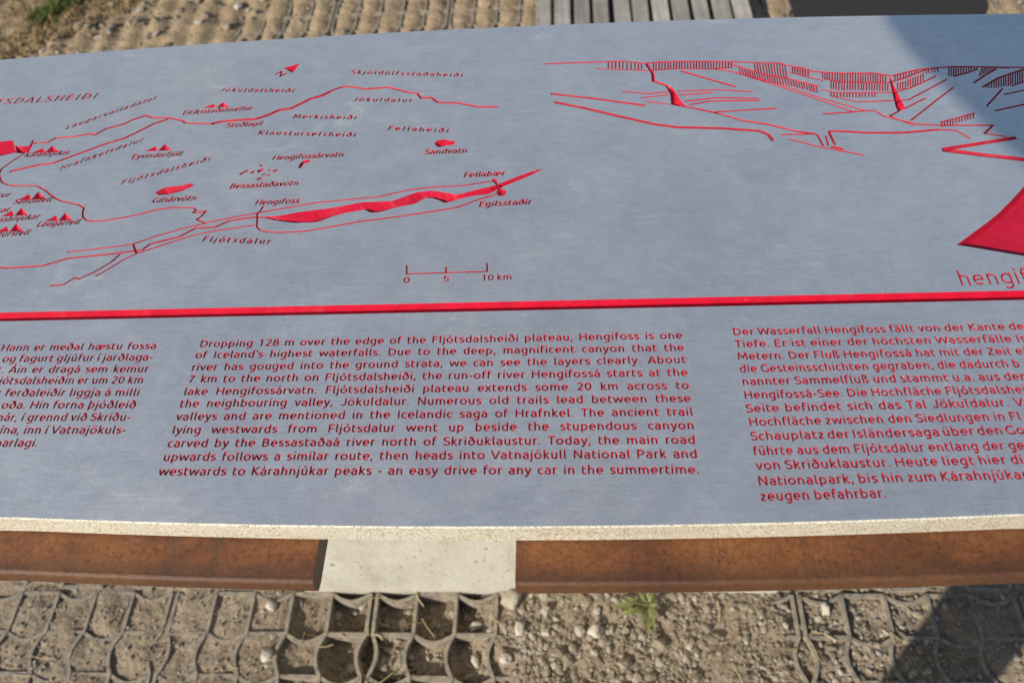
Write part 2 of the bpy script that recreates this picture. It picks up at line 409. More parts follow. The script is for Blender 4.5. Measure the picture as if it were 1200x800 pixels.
big_stones = [  # photo pixel, radius in metres, label
    ((593, 772), 0.0105, 'pale stone at the bottom edge below the pedestal, paler than its neighbours'),
    ((600, 703), 0.021, 'large brown grey stone lying against the foot of the pedestal'),
    ((640, 716), 0.012, 'small square grey stone just under the gap between the steel shelves'),
    ((698, 741), 0.0125, 'flat pale stone left of the weed, halfway to the bottom edge'),
    ((556, 729), 0.011, 'bright angular stone at the edge of the emptied grid cells'),
    ((609, 737), 0.0105, 'rounded pale stone in the middle of the spilled gravel'),
    ((556, 771), 0.0090, 'small pale stone low in the spilled gravel, left of the palest one'),
    ((640, 718 + 24), 0.008, 'small brown stone between two paler ones in the spilled gravel'),
    ((470, 728), 0.011, 'pale pebble heap stone inside a half empty grid cell'),
    ((318, 709), 0.009, 'cream pebble lying in a soil filled cell left of the pedestal'),
    ((313, 768), 0.010, 'upright pale pebble in a dark cell at the lower left'),
    ((968, 712), 0.010, 'light stone by a grid rim to the right of the weed'),
]
for i, ((px, py), r, lab) in enumerate(big_stones):
    x, y = at(px, py, 0)
    v = stone_verts(I3V, r, 0.5, 11.3 * i + 2, 0.85)
    v = v + np.array([[noise.noise(Vector(p) * 160 + Vector((i, 0, 0))) * r * 0.10] * 3 for p in v])
    o = link('stone', mesh('stone', [tuple(p) for p in v], I3F, True), M_PALE if 'pale' in lab or 'bright' in lab or 'cream' in lab or 'light' in lab else M_GRAVEL, loc=(x, y, fill(x, y) + r * 0.35))
    tag(o, lab, 'stone', 'stones among the gravel at the foot of the sign')

# ------------------------------------------------------------------ slatted walkway beyond the sign, dark patch, grass
def box(bm, x0, x1, y0, y1, z0, z1, bev=0.0):
    m = bmesh.ops.create_cube(bm, size=1)['verts']
    bmesh.ops.scale(bm, vec=(x1 - x0, y1 - y0, z1 - z0), verts=m)
    bmesh.ops.translate(bm, vec=((x0 + x1) / 2, (y0 + y1) / 2, (z0 + z1) / 2), verts=m)
    if bev:
        e = list({q for p in m for q in p.link_edges})
        bmesh.ops.bevel(bm, geom=e, offset=bev, segments=2, affect='EDGES')
DZ = 0.05
wx0, wx1 = at(627, 14, DZ)[0], at(881, 14, DZ)[0]
walk = empty('slatted_walkway', ((wx0 + wx1) / 2, 2.3, 0))
tag(walk, 'grey weathered wooden walkway of parallel slats lying on the ground beyond the sign', 'walkway')
bm = bmesh.new(); n = 11; pitch = (wx1 - wx0 + 0.010) / n
for i in range(n):
    a = -(wx1 - wx0) / 2 + i * pitch
    box(bm, a + rng.uniform(-.003, .003), a + pitch - 0.010 + rng.uniform(-.003, .003), -0.75, 1.6, DZ - 0.028 + rng.uniform(-.0015, .0015), DZ + rng.uniform(-.0015, .0015), 0.003)
bm_obj('slats', bm, M_WOOD, walk)
for yb in (-0.6, 0.4, 1.4):
    bm = bmesh.new(); box(bm, -(wx1 - wx0) / 2 + 0.01, (wx1 - wx0) / 2 - 0.01, yb, yb + 0.06, -0.03, DZ - 0.031, 0.003)
    bm_obj('bearer', bm, M_WOOD, walk)

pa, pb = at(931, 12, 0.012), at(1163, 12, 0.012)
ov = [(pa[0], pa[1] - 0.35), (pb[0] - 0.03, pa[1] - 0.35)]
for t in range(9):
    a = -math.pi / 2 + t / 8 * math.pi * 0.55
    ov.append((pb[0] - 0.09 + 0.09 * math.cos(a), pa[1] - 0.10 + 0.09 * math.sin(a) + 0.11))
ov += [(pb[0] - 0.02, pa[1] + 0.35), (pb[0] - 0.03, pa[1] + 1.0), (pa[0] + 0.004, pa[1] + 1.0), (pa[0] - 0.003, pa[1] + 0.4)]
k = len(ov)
patch_v = [(x, y, 0.0105) for x, y in ov] + [(x, y, -0.03) for x, y in ov]
patch_f = [tuple(range(k))] + [(i, i + k, (i + 1) % k + k, (i + 1) % k) for i in range(k)]
tag(link('dark_patch', mesh('dark_patch', patch_v, patch_f), M_DARK), kind='structure')  # flat dark sheet lying almost flush with the far soil

def blades(name, count, mat, where, lo, hi, label):
    V, Fc = [], []
    while count:
        x, y = where(); count -= 1
        z = fill(x, y) - 0.003; L = rng.uniform(lo, hi); a = rng.uniform(0, 6.28); w = rng.uniform(0.0012, 0.0026)
        lean = rng.uniform(0.2, 1.1) * L; b = len(V); dx, dy = math.cos(a), math.sin(a)
        for t, ww in ((0, 1), (0.5, 0.8), (1, 0.05)):
            cx, cy, cz = x + dx * lean * t * t, y + dy * lean * t * t, z + L * (t - 0.25 * t * t)
            V.append((cx - dy * w * ww, cy + dx * w * ww, cz)); V.append((cx + dy * w * ww, cy - dx * w * ww, cz))
        Fc += [(b, b + 1, b + 3, b + 2), (b + 2, b + 3, b + 5, b + 4)]
    tag(link(name, mesh(name, V, Fc), mat), label, 'grass', kind='stuff')
M_DRY = m_leaf('dry grass blades', (0.19, 0.120, 0.050), (0.36, 0.255, 0.115))
M_GRN = m_leaf('green grass blades', (0.055, 0.085, 0.018), (0.15, 0.19, 0.05))
def verge():
    t, w = rng.uniform(-0.8, 2.4), abs(rng.normal(0, 0.45)) - 0.03
    return ga[0] + gd[0] * t + gn[0] * w, ga[1] + gd[1] * t + gn[1] * w
ta, tb = at(50, 36, 0), at(105, 0, 0)
def tuft():
    t = rng.uniform(-0.05, 1.5); s = rng.normal(0, 0.022)
    return ta[0] + (tb[0] - ta[0]) * t - gn[0] * s, ta[1] + (tb[1] - ta[1]) * t - gn[1] * s
blades('dry_grass', 34000, M_DRY, verge, 0.008, 0.030, 'short dry yellow brown grass left of the paving')
blades('green_grass', 2600, M_GRN, tuft, 0.012, 0.040, 'strip of green grass along the edge of the dry grass')

lv, lf = [], []
for _ in range(150):                                   # dry stems and grass straws lying about
    x, y = (rng.uniform(-0.9, 0.9), rng.uniform(0.30, 0.48)) if rng.random() < 0.6 else (rng.uniform(-1.3, 1.5), rng.uniform(1.8, 2.6))
    L, a, w = rng.uniform(0.010, 0.045), rng.uniform(0, 6.28), rng.uniform(0.0005, 0.0011); b = len(lv)
    bend = rng.uniform(-0.5, 0.5)
    for t in (0, 0.5, 1):
        px_, py_ = x + L * t * math.cos(a + bend * t), y + L * t * math.sin(a + bend * t); z = max(fill(px_, py_), 0.0) + 0.0018
        for q in (0, 2.09, 4.19): lv.append((px_ - math.sin(a) * w * math.cos(q), py_ + math.cos(a) * w * math.cos(q), z + w * math.sin(q)))
    for t in (0, 1):
        for q in range(3): lf.append((b + 3 * t + q, b + 3 * t + (q + 1) % 3, b + 3 * t + 3 + (q + 1) % 3, b + 3 * t + 3 + q))
tag(link('dry_litter', mesh('dry_litter', lv, lf), m_leaf('straw', (0.26, 0.19, 0.09), (0.46, 0.37, 0.20))), 'dry straws and bits of stem lying on the paving grids', 'plant litter', kind='stuff')

# ------------------------------------------------------------------ weed by the pedestal
wx, wy = at(757, 716, 0)
weed = empty('weed', (wx, wy, fill(wx, wy)))
tag(weed, 'small yellow green leafy weed growing in the gravel under the right steel shelf', 'plant')
M_WEED = m_leaf("weed leaf", (0.075, 0.10, 0.025), (0.28, 0.28, 0.11))
def leaf(L, wd, ang, rise, curl):
    V, Fc = [], []; n = 9
    for i in range(n + 1):
        t = i / n; w = wd * math.sin(math.pi * min(1, t * 0.93 + 0.05)) ** 0.8 * (1 + 0.30 * (1 if i % 2 else -1) * (0 < i < n))
        r = L * t; z = rise * L * (t - curl * t * t)
        for s in (-1, 0, 1):
            V.append((r * math.cos(ang) - s * w * math.sin(ang), r * math.sin(ang) + s * w * math.cos(ang), z + (abs(s) * w * 0.35)))
    for i in range(n):
        for s in (0, 1): Fc.append((3 * i + s, 3 * i + s + 1, 3 * i + s + 4, 3 * i + s + 3))
    return V, Fc
for i, (ang, L, rs) in enumerate([(178, .058, .55), (196, .046, .8), (160, .036, 1.0), (118, .030, 1.3), (58, .030, 1.4), (20, .026, .9), (268, .052, .35), (284, .044, .5), (252, .030, .8), (224, .028, .9), (305, .024, .8), (340, .020, 1.0), (90, .022, 1.5), (186, .030, 1.6), (275, .026, 1.4)]):
    V, Fc = leaf(L, L * (0.085 + 0.035 * rng.random()), R_(ang), rs, rng.uniform(0.5, 0.9))
    link('leaf', mesh('leaf', V, Fc, True), M_WEED, weed, (0, 0, 0.006 + 0.002 * i))
bm = bmesh.new(); bmesh.ops.create_cone(bm, segments=8, radius1=0.0022, radius2=0.0012, depth=0.036, cap_ends=True)
bm_obj('stem', bm, M_WEED, weed, True, (0, 0, 0.012))

# ------------------------------------------------------------------ engraving: strokes and outlines cut into the plate
def ell(cx, cy, rx, ry, n=14, a0=0.0):
    return [(cx + rx * math.cos(a0 + 2 * math.pi * i / n), cy + ry * math.sin(a0 + 2 * math.pi * i / n)) for i in range(n + 1)]
BOWL = [(130, 425), (220, 466), (330, 460), (430, 400), (474, 300), (474, 220), (430, 118), (340, 60), (240, 50), (130, 62)]
BOWD = [(590 - x, y) for x, y in BOWL]
STEM = [(130, 720), (130, 0)]
DOT = [(130, 712), (130, 606)]
NARCH = [(130, 425), (230, 468), (330, 455), (410, 400), (440, 310), (440, 0)]
CD = [(130, 54), (130, 640), (300, 640), (480, 580), (590, 460), (610, 346), (590, 230), (480, 110), (300, 54), (130, 54)]
CAP = [(130, 693), (130, 0)]
def acute(cx, h=0): return [(cx - 30, 575 + h), (cx + 70, 735 + h)]
def dia(cx): return [[(cx - 90, 710), (cx - 90, 606)], [(cx + 90, 710), (cx + 90, 606)]]
A_ = [[(95, 450), (180, 468), (270, 466), (360, 440), (405, 380), (412, 300), (412, 0)], [(412, 285), (300, 292), (180, 280), (108, 225), (102, 150), (150, 80), (240, 52), (330, 52), (412, 66)]]
E_ = [[(110, 262), (455, 262), (455, 350), (400, 440), (300, 470), (190, 445), (120, 370), (98, 265), (115, 160), (180, 80), (290, 50), (425, 74)]]
O_ = [ell(300, 260, 205, 208)]
U_ = [[(130, 520), (130, 220), (160, 110), (240, 55), (340, 50), (440, 74)], [(440, 520), (440, 0)]]
I_ = [[(130, 520), (130, 0)]]
GL = {
 ' ': (225, []), 'a': (530, A_), 'b': (590, [STEM, BOWL]), 'c': (470, [[(430, 440), (340, 466), (250, 462), (150, 410), (100, 310), (100, 210), (150, 110), (250, 56), (340, 52), (430, 78)]]),
 'd': (590, [[(460, 720), (460, 0)], BOWD]), 'e': (560, E_), 'f': (375, [[(365, 676), (280, 688), (190, 662), (148, 590), (140, 500), (140, 0)], [(60, 466), (335, 466)]]),
 'g': (580, [[(455, 448), (350, 468), (240, 462), (140, 400), (98, 300), (105, 190), (165, 100), (270, 66), (370, 70), (455, 100)], [(455, 515), (455, 20), (440, -80), (370, -150), (260, -168), (125, -140)]]),
 'h': (575, [STEM, NARCH]), 'i': (262, I_ + [DOT]), 'j': (265, [[(130, 520), (130, -60), (100, -140), (10, -165)], DOT]),
 'k': (520, [STEM, [(130, 285), (215, 285), (430, 515)], [(215, 285), (465, 0)]]), 'l': (290, [[(130, 720), (130, 130), (165, 65), (255, 45)]]),
 'm': (850, [[(130, 515), (130, 0)], [(130, 440), (230, 468), (330, 455), (400, 390), (425, 300), (425, 0)], [(408, 400), (490, 455), (580, 468), (670, 430), (715, 340), (720, 0)]]),
 'n': (575, [[(130, 515), (130, 0)], NARCH]), 'o': (600, O_), 'p': (590, [[(130, 515), (130, -185)], BOWL]),
 'r': (390, [[(130, 515), (130, 0)], [(130, 415), (180, 455), (260, 470), (355, 460)]]),
 's': (450, [[(388, 440), (300, 468), (200, 465), (115, 420), (110, 350), (170, 295), (290, 255), (372, 205), (380, 130), (320, 68), (220, 50), (85, 78)]]),
 't': (400, [[(130, 645), (130, 150), (170, 75), (250, 50), (355, 70)], [(130, 466), (345, 466)]]), 'u': (575, U_),
 'v': (500, [[(55, 520), (250, 25)], [(250, 25), (445, 520)]]), 'w': (770, [[(50, 520), (205, 25)], [(205, 25), (385, 480)], [(385, 480), (565, 25)], [(565, 25), (720, 520)]]),
 'x': (500, [[(60, 520), (440, 0)], [(440, 520), (60, 0)]]), 'y': (500, [[(60, 520), (262, 40)], [(445, 520), (310, 110), (230, -60), (150, -150), (45, -162)]]),
 'z': (470, [[(70, 466), (395, 466)], [(385, 466), (80, 54)], [(75, 54), (405, 54)]]),
 'ð': (600, [ell(300, 235, 200, 185), [(170, 700), (300, 630), (430, 490), (492, 330), (500, 235)], [(190, 555), (430, 690)]]),
 'þ': (590, [[(130, 720), (130, -185)], BOWL]), 'æ': (850, A_ + [[(x + 300, y) for x, y in E_[0]]]),
 'ß': (570, [[(130, 0), (130, 560), (170, 660), (270, 692), (380, 650), (400, 560), (330, 470), (290, 400), (340, 330), (440, 250), (470, 150), (420, 75), (330, 50), (245, 66)]]),
 'á': (530, A_ + [acute(240)]), 'é': (560, E_ + [acute(270)]), 'í': (262, I_ + [acute(130)]), 'ó': (600, O_ + [acute(290)]), 'ú': (575, U_ + [acute(280)]),
 'ä': (530, A_ + dia(255)), 'ö': (600, O_ + dia(300)), 'ü': (575, U_ + dia(285)),
 'D': (720, [CD]), 'H': (720, [CAP, [(590, 693), (590, 0)], [(130, 365), (590, 365)]]), 'I': (285, [[(140, 693), (140, 0)]]),
 'F': (545, [CAP, [(130, 640), (500, 640)], [(130, 350), (450, 350)]]), 'J': (500, [[(380, 693), (380, 200), (340, 95), (250, 52), (130, 60), (50, 92)]]),
 'K': (630, [CAP, [(130, 360), (215, 360), (560, 690)], [(215, 360), (590, 0)]]), 'N': (730, [CAP, [(140, 670), (590, 20)], [(595, 693), (595, 0)]]),
 'T': (560, [[(25, 640), (535, 640)], [(280, 640), (280, 0)]]), 'A': (660, [[(50, 0), (330, 675)], [(330, 675), (610, 0)], [(140, 205), (520, 205)]]),
 'B': (650, [CAP, [(130, 640), (330, 640), (450, 600), (482, 510), (430, 410), (320, 370), (130, 370)], [(320, 370), (450, 340), (532, 240), (520, 150), (440, 75), (320, 54), (130, 54)]]),
 'S': (550, [[(465, 605), (360, 642), (230, 640), (120, 580), (98, 490), (150, 410), (280, 360), (420, 310), (492, 220), (470, 120), (370, 60), (230, 50), (65, 92)]]),
 'V': (640, [[(30, 693), (320, 20)], [(320, 20), (610, 693)]]), 'P': (615, [CAP, [(130, 640), (330, 640), (470, 590), (522, 480), (480, 360), (350, 300), (130, 300)]]),
 'M': (870, [[(105, 0), (165, 680)], [(165, 680), (430, 150)], [(430, 150), (695, 680)], [(695, 680), (755, 0)]]),
 'W': (920, [[(40, 693), (230, 30)], [(230, 30), (460, 610)], [(460, 610), (690, 30)], [(690, 30), (880, 693)]]),
 'E': (575, [CAP, [(130, 640), (510, 640)], [(130, 360), (470, 360)], [(130, 54), (520, 54)]]),
 'G': (690, [[(605, 600), (480, 645), (350, 645), (200, 580), (110, 460), (100, 340), (120, 220), (210, 110), (360, 52), (480, 52), (605, 82), (605, 330)]]),
 'Z': (570, [[(70, 640), (505, 640)], [(495, 640), (75, 54)], [(70, 54), (520, 54)]]), 'L': (510, [CAP, [(130, 54), (485, 54)]]),
 'Á': (660, [[(50, 0), (330, 675)], [(330, 675), (610, 0)], [(140, 205), (520, 205)], acute(320, 170)]),
 'Ð': (730, [CD, [(20, 350), (340, 350)]]),
 '0': (565, [ell(282, 346, 190, 294)]), '1': (565, [[(110, 540), (300, 665)], [(300, 693), (300, 0)]]),
 '2': (565, [[(90, 600), (200, 645), (330, 640), (430, 570), (430, 460), (340, 320), (120, 60)], [(95, 54), (485, 54)]]),
 '5': (565, [[(450, 640), (150, 640)], [(155, 640), (138, 370), (260, 392), (390, 360), (452, 270), (450, 180), (390, 85), (280, 50), (80, 76)]]),
 '7': (565, [[(65, 640), (475, 640)], [(465, 640), (320, 350), (215, 0)]]), '8': (565, [ell(282, 500, 150, 140), ell(282, 205, 185, 155)]),
 '.': (250, [[(125, 0), (125, 108)]]), ',': (250, [[(140, 110), (85, -115)]]), '-': (350, [[(50, 265), (300, 265)]]), "'": (220, [[(110, 720), (110, 510)]]),
}
def ribbon(pts, w, V, Fc, wid=None):
    """add the two half-width quads of each segment of a stroke; w may vary along it"""
    P = [np.array(p, float) for p in pts]
    keep = [P[0]]
    for p in P[1:]:
        if np.hypot(*(p - keep[-1])) > 1e-9: keep.append(p)
    P = keep
    if len(P) < 2: return
    closed = np.hypot(*(P[0] - P[-1])) < 1e-6
    # break at sharp corners
    for i in range(1, len(P) - 1):
        u, v = P[i] - P[i - 1], P[i + 1] - P[i]
        c = (u @ v) / np.hypot(*u) / np.hypot(*v)
        if c < 0.35:
            ext = lambda a, b: b + (b - a) / np.hypot(*(b - a)) * w * 0.45
            ribbon(P[:i] + [ext(P[i - 1], P[i])], w, V, Fc); ribbon([ext(P[i + 1], P[i])] + P[i + 1:], w, V, Fc); return
    if not closed:                          # a point near each end keeps the groove deep up to the end
        for end in (0, -1):
            a, b = (P[0], P[1]) if end == 0 else (P[-1], P[-2])
            L = np.hypot(*(b - a))
            if L > w * 1.05:
                q = a + (b - a) / L * w * 0.5
                P.insert(1 if end == 0 else len(P) - 1, q)
            elif len(P) == 2:
                P.insert(1, (a + b) / 2); break
    n = len(P); rows = []
    for i in range(n):
        if closed: a, b = P[i - 1] if i else P[n - 2], P[i + 1] if i < n - 1 else P[1]
        else: a, b = P[max(i - 1, 0)], P[min(i + 1, n - 1)]
        t1 = P[i] - a; t2 = b - P[i]
        t1 = t1 / (np.hypot(*t1) or 1); t2 = t2 / (np.hypot(*t2) or 1)
        t = t1 + t2; t = t / (np.hypot(*t) or 1)
        m = np.array([-t[1], t[0]]); co = max(0.75, abs(m @ np.array([-t2[1], t2[0]])) if np.hypot(*t2) > .5 else 1)
        h = w / 2 / co
        rows.append((P[i] + m * h, P[i], P[i] - m * h))
    b = len(V)
    if closed: rows = rows[:-1]
    for r in rows: V += [tuple(q) for q in r]
    m = len(rows)
    for i in range(m if closed else m - 1):
        k, q = b + 3 * i, b + 3 * ((i + 1) % m)
        Fc += [[k, q, q + 1, k + 1], [k + 1, q + 1, q + 2, k + 2]]

def union(V, Fc, eps):
    """union of polygons -> verts, tris (with the first polygon each came from), inner flags, boundary loops"""
    def pos(q):
        a = sum(V[q[i - 1]][0] * V[q[i]][1] - V[q[i]][0] * V[q[i - 1]][1] for i in range(len(q)))
        return list(q) if a > 0 else list(q)[::-1]
    v, e, f, ov, oe, of = delaunay_2d_cdt([Vector(p) for p in V], [], [pos(q) for q in Fc], 1, eps, True)
    tris, src, cnt = [], [], {}
    def inside(q, x, y):
        c = False
        for i in range(len(q)):
            (x1, y1), (x2, y2) = V[q[i - 1]], V[q[i]]
            if (y1 > y) != (y2 > y) and x < (x2 - x1) * (y - y1) / (y2 - y1) + x1: c = not c
        return c
    for t, o in zip(f, of):
        t = list(t); gx, gy = sum(v[i][0] for i in t) / len(t), sum(v[i][1] for i in t) / len(t)
        o = [k for k in o if inside(Fc[k], gx, gy)]
        if not o: continue
        tris.append(t); src.append(min(o))
        for i in range(len(t)): cnt[(t[i], t[(i + 1) % len(t)])] = 1
    nxt = {}
    for a, b in cnt:
        if (b, a) not in cnt: nxt.setdefault(a, []).append(b)
    bd = set(nxt)
    loops = []
    while nxt:
        a = next(iter(nxt)); lp = [a]; c = a
        while True:
            d = nxt[c].pop()
            if not nxt[c]: del nxt[c]
            if d == a or d not in nxt: break
            lp.append(d); c = d
        if len(lp) > 2: loops.append(lp)
    return [tuple(p) for p in v], tris, src, [i not in bd for i in range(len(v))], loops

INST = [0]
HOLES = []                                    # boundary loops in plate coordinates (mm)
PARTS = {}                                    # key -> [verts, faces]
MM = 1000.0
def put_part(key, verts2, low, tris, depth):
    V, Fc = PARTS.setdefault(key, [[], []]); b = len(V)
    V += [(p[0] / MM, p[1] / MM, -depth if l else 0.0) for p, l in zip(verts2, low)]
    Fc += [tuple(i + b for i in t) for t in tris]

GC = {}
def glyph(ch, w):
    if (ch, w) not in GC:
        V, Fc = [], []
        for st in GL[ch][1]: ribbon(st, w, V, Fc)
        GC[ch, w] = union(V, Fc, 0.5) if Fc else None
    return GC[ch, w]

def mm(px, py):
    x, y = at(px, py); return np.array([x * MM, y * MM])
VP = (645.0, -905.0)
def text(key, s, a, b, em, w=132, depth=0.0010, space='word', pre='', post='', slant=0.0, sx=None):
    """engrave s from photo pixel a (left end of the baseline) to b (right end); pre and post run on beyond the fit"""
    p, q = mm(*a), mm(*b); L = np.hypot(*(q - p)); X = (q - p) / L
    mid = ((a[0] + b[0]) / 2, (a[1] + b[1]) / 2)
    u = mm(mid[0] + (VP[0] - mid[0]) * 0.01, mid[1] + (VP[1] - mid[1]) * 0.01) - mm(*mid); U = u / np.hypot(*u) + X * slant
    k = em / 1000.0
    tr = 10 if space == 'word' else 0          # slightly open tracking in the paragraphs
    adv = lambda t: sum(GL[c][0] + tr for c in t) * k
    lead = 65 * k
    nat = adv(s) - 2 * lead; nsp = s.count(' '); ls = ws = 0.0; hs = 1.0
    if space == 'word':
        if nsp: ws = (L - nat) / nsp
        if not nsp or ws < -0.10 * em:
            ws = 0.0; hs = L / nat
    elif space == 'letter': ls = (L - nat) / (len(s) - 1)
    else: hs = L / nat
    def run(t, x, w_, h_):
        for c in t:
            g = glyph(c, w)
            if g:
                v2 = [p + X * (x + gx * k * h_) + U * (gy * k) for gx, gy in g[0]]
                put_part(key, v2, g[3], g[1], depth)
                INST[0] += 1
                for lp in g[4]: HOLES.append((INST[0], [v2[i] for i in lp]))
            x += (GL[c][0] + tr) * k * h_ + ls + (w_ if c == ' ' else 0)
        return x
    x = run(s, -lead, ws, hs)
    if post: run(post, x, ws, hs)
    if pre: run(pre, -lead - adv(pre) * hs - pre.count(' ') * ws - len(pre) * ls, ws, hs)

LINES = {}                                    # group -> list of (key, kind, data)
def line(group, key, pts, wpx):
    """a groove along photo pixels, wpx photo pixels wide as it lies across the plate"""
    P = [mm(*p) for p in pts]
    mx, my = pts[len(pts) // 2]
    sc = (mm(mx + 1, my)[0] - mm(mx, my)[0])
    sv = (mm(mx, my)[1] - mm(mx, my + 1)[1])
    LINES.setdefault(group, []).append((key, 'line', P, wpx * (0.45 * sc + 0.55 * sv)))
def poly(group, key, pts, inner=None):
    LINES.setdefault(group, []).append((key, 'poly', [mm(*p) for p in pts], mm(*inner) if inner else None))
def flush(depths):
    for group, items in LINES.items():
        V, Fc, own = [], [], []
        for key, kind, P, w in items:
            if kind == 'line':
                n0 = len(Fc); ribbon(P, w, V, Fc); own += [key] * (len(Fc) - n0)
            elif kind == 'raw':
                b = len(V); V += [tuple(p) for p in P]; Fc += [[i + b for i in f] for f in w]; own += [key] * len(w)
            else:
                b = len(V); V += [tuple(p) for p in P]
                if w is None: Fc.append(list(range(b, b + len(P)))); own.append(key)
                else:
                    V.append(tuple(w)); c = len(V) - 1
                    for i in range(len(P)): Fc.append([b + i, b + (i + 1) % len(P), c]); own.append(key)
        v, tris, src, low, loops = union(V, Fc, 0.004)
        by = {}
        for t, s_ in zip(tris, src): by.setdefault(own[s_], []).append(t)
        for key, ts in by.items():
            ids = sorted({i for t in ts for i in t}); re = {i: n for n, i in enumerate(ids)}
            put_part(key, [v[i] for i in ids], [low[i] for i in ids], [[re[i] for i in t] for t in ts], depths.get(key[0], 0.0008))
        INST[0] += 1
        for lp in loops: HOLES.append((INST[0], [np.array(v[i]) for i in lp]))
def flat_pit(key, P, depth):
    """outline cut straight down: walls and a level floor"""
    V, Fc = PARTS.setdefault(key, [[], []]); b = len(V); n = len(P)
    V += [(p[0] / MM, p[1] / MM, 0.0) for p in P] + [(p[0] / MM, p[1] / MM, -depth) for p in P]
    Fc += [(b + i, b + (i + 1) % n, b + n + (i + 1) % n, b + n + i) for i in range(n)] + [tuple(range(b + n, b + 2 * n))]
    INST[0] += 1; HOLES.append((INST[0], list(P)))

# --- the three paragraphs
EN = ["Dropping 128 m over the edge of the Fljótsdalsheiði plateau, Hengifoss is one", "of Iceland's highest waterfalls. Due to the deep, magnificent canyon that the",
 "river has gouged into the ground strata, we can see the layers clearly. About", "7 km to the north on Fljótsdalsheiði, the run-off river Hengifossá starts at the",
 "lake Hengifossárvatn. Fljótsdalsheiði plateau extends some 20 km across to", "the neighbouring valley, Jökuldalur. Numerous old trails lead between these",
 "valleys and are mentioned in the Icelandic saga of Hrafnkel. The ancient trail", "lying westwards from Fljótsdalur went up beside the stupendous canyon",
 "carved by the Bessastaðaá river north of Skriðuklaustur. Today, the main road", "upwards follows a similar route, then heads into Vatnajökull National Park and",
 "westwards to Kárahnjúkar peaks - an easy drive for any car in the summertime."]
ENP = [(233.8, 406.8, 799.8, 396.6), (228.7, 419.9, 801.8, 411), (224.2, 434.3, 804, 425.2), (220.2, 448.2, 806, 440.3), (215.1, 462.9, 807.5, 455.6), (210.3, 477.1, 809.7, 470.9),
 (206.1, 492.4, 812.3, 486.7), (201.3, 508, 813.7, 502.6), (195.9, 523.9, 815.1, 519.6), (190.8, 540, 817.4, 536.3), (185.7, 557, 819.6, 554.8)]
for s, (a, b, c, d) in zip(EN, ENP): text(('paragraph', 'English'), s, (a, b), (c, d), 9.8)
GE = [("Der Wasserfall Hengifoss fällt von der Kante", " des", 860.1, 392.7, 1178.4, 386.6), ("Tiefe. Er ist einer der höchsten Wasserfälle", " Is", 862.5, 407.1, 1186.5, 400.8),
 ("Metern. Der Fluß Hengifossá hat mit der Zeit", " ei", 865.5, 421.5, 1186.5, 415.4), ("die Gesteinsschichten gegraben, die dadurch", " b", 867.9, 436.2, 1183, 430.2),
 ("nannter Sammelfluß und stammt u.a. aus", " dem", 870.9, 451.2, 1172.5, 445.5), ("Hengifossá-See. Die Hochfläche Fljótsdalshe", "iði", 873.3, 467.1, 1199, 460.5),
 ("Seite befindet sich das Tal Jökuldalur.", " V", 875.4, 483, 1183, 475.9), ("Hochfläche zwischen den Siedlungen in", " Fl", 879, 498.9, 1179, 492.4),
 ("Schauplatz der Isländersaga über den", " Go", 880.8, 515.7, 1176, 508.8), ("führte aus dem Fljótsdalur entlang der", " ge", 884.1, 533.1, 1178, 526.8),
 ("von Skriðuklaustur. Heute liegt hier", " di", 887.4, 550.2, 1180, 543.4), ("Nationalpark, bis hin zum Kárahnjúka", "r", 889.8, 568.5, 1198, 561), ("zeugen befahrbar.", "", 892.5, 586.5, 1039.5, 582.6)]
for s, po, a, b, c, d in GE: text(('paragraph', 'German'), s, (a, b), (c, d), 9.8, post=po)
IS = [("Hann er meðal hæstu fossa", "", 0.5, 411.3, 181.9, 408.8), ("og fagurt gljúfur í jarðlaga-", "", 2, 424.2, 177.9, 422.1), (". Áin er dragá sem kemur", "r", 1, 436.9, 172.8, 436),
 ("ótsdalsheiðin er um 20 km", "Flj", 2, 450.1, 166.7, 449), ("ferðaleiðir liggja á milli", "r ", 5.3, 464.2, 162, 463.7), ("oða. Hin forna þjóðleið", "", 1, 478.7, 157.9, 478.1),
 ("ár, í grennd við Skriðu-", "n", 4, 493.2, 151.5, 492.8), ("na, inn í Vatnajökuls-", "í", 3, 508.1, 146, 507.9), ("arlagi.", "n", 2, 523.3, 42.7, 523.2)]
for s, pr, a, b, c, d in IS: text(('paragraph', 'Icelandic'), s, (a, b), (c, d), 9.8, pre=pr)

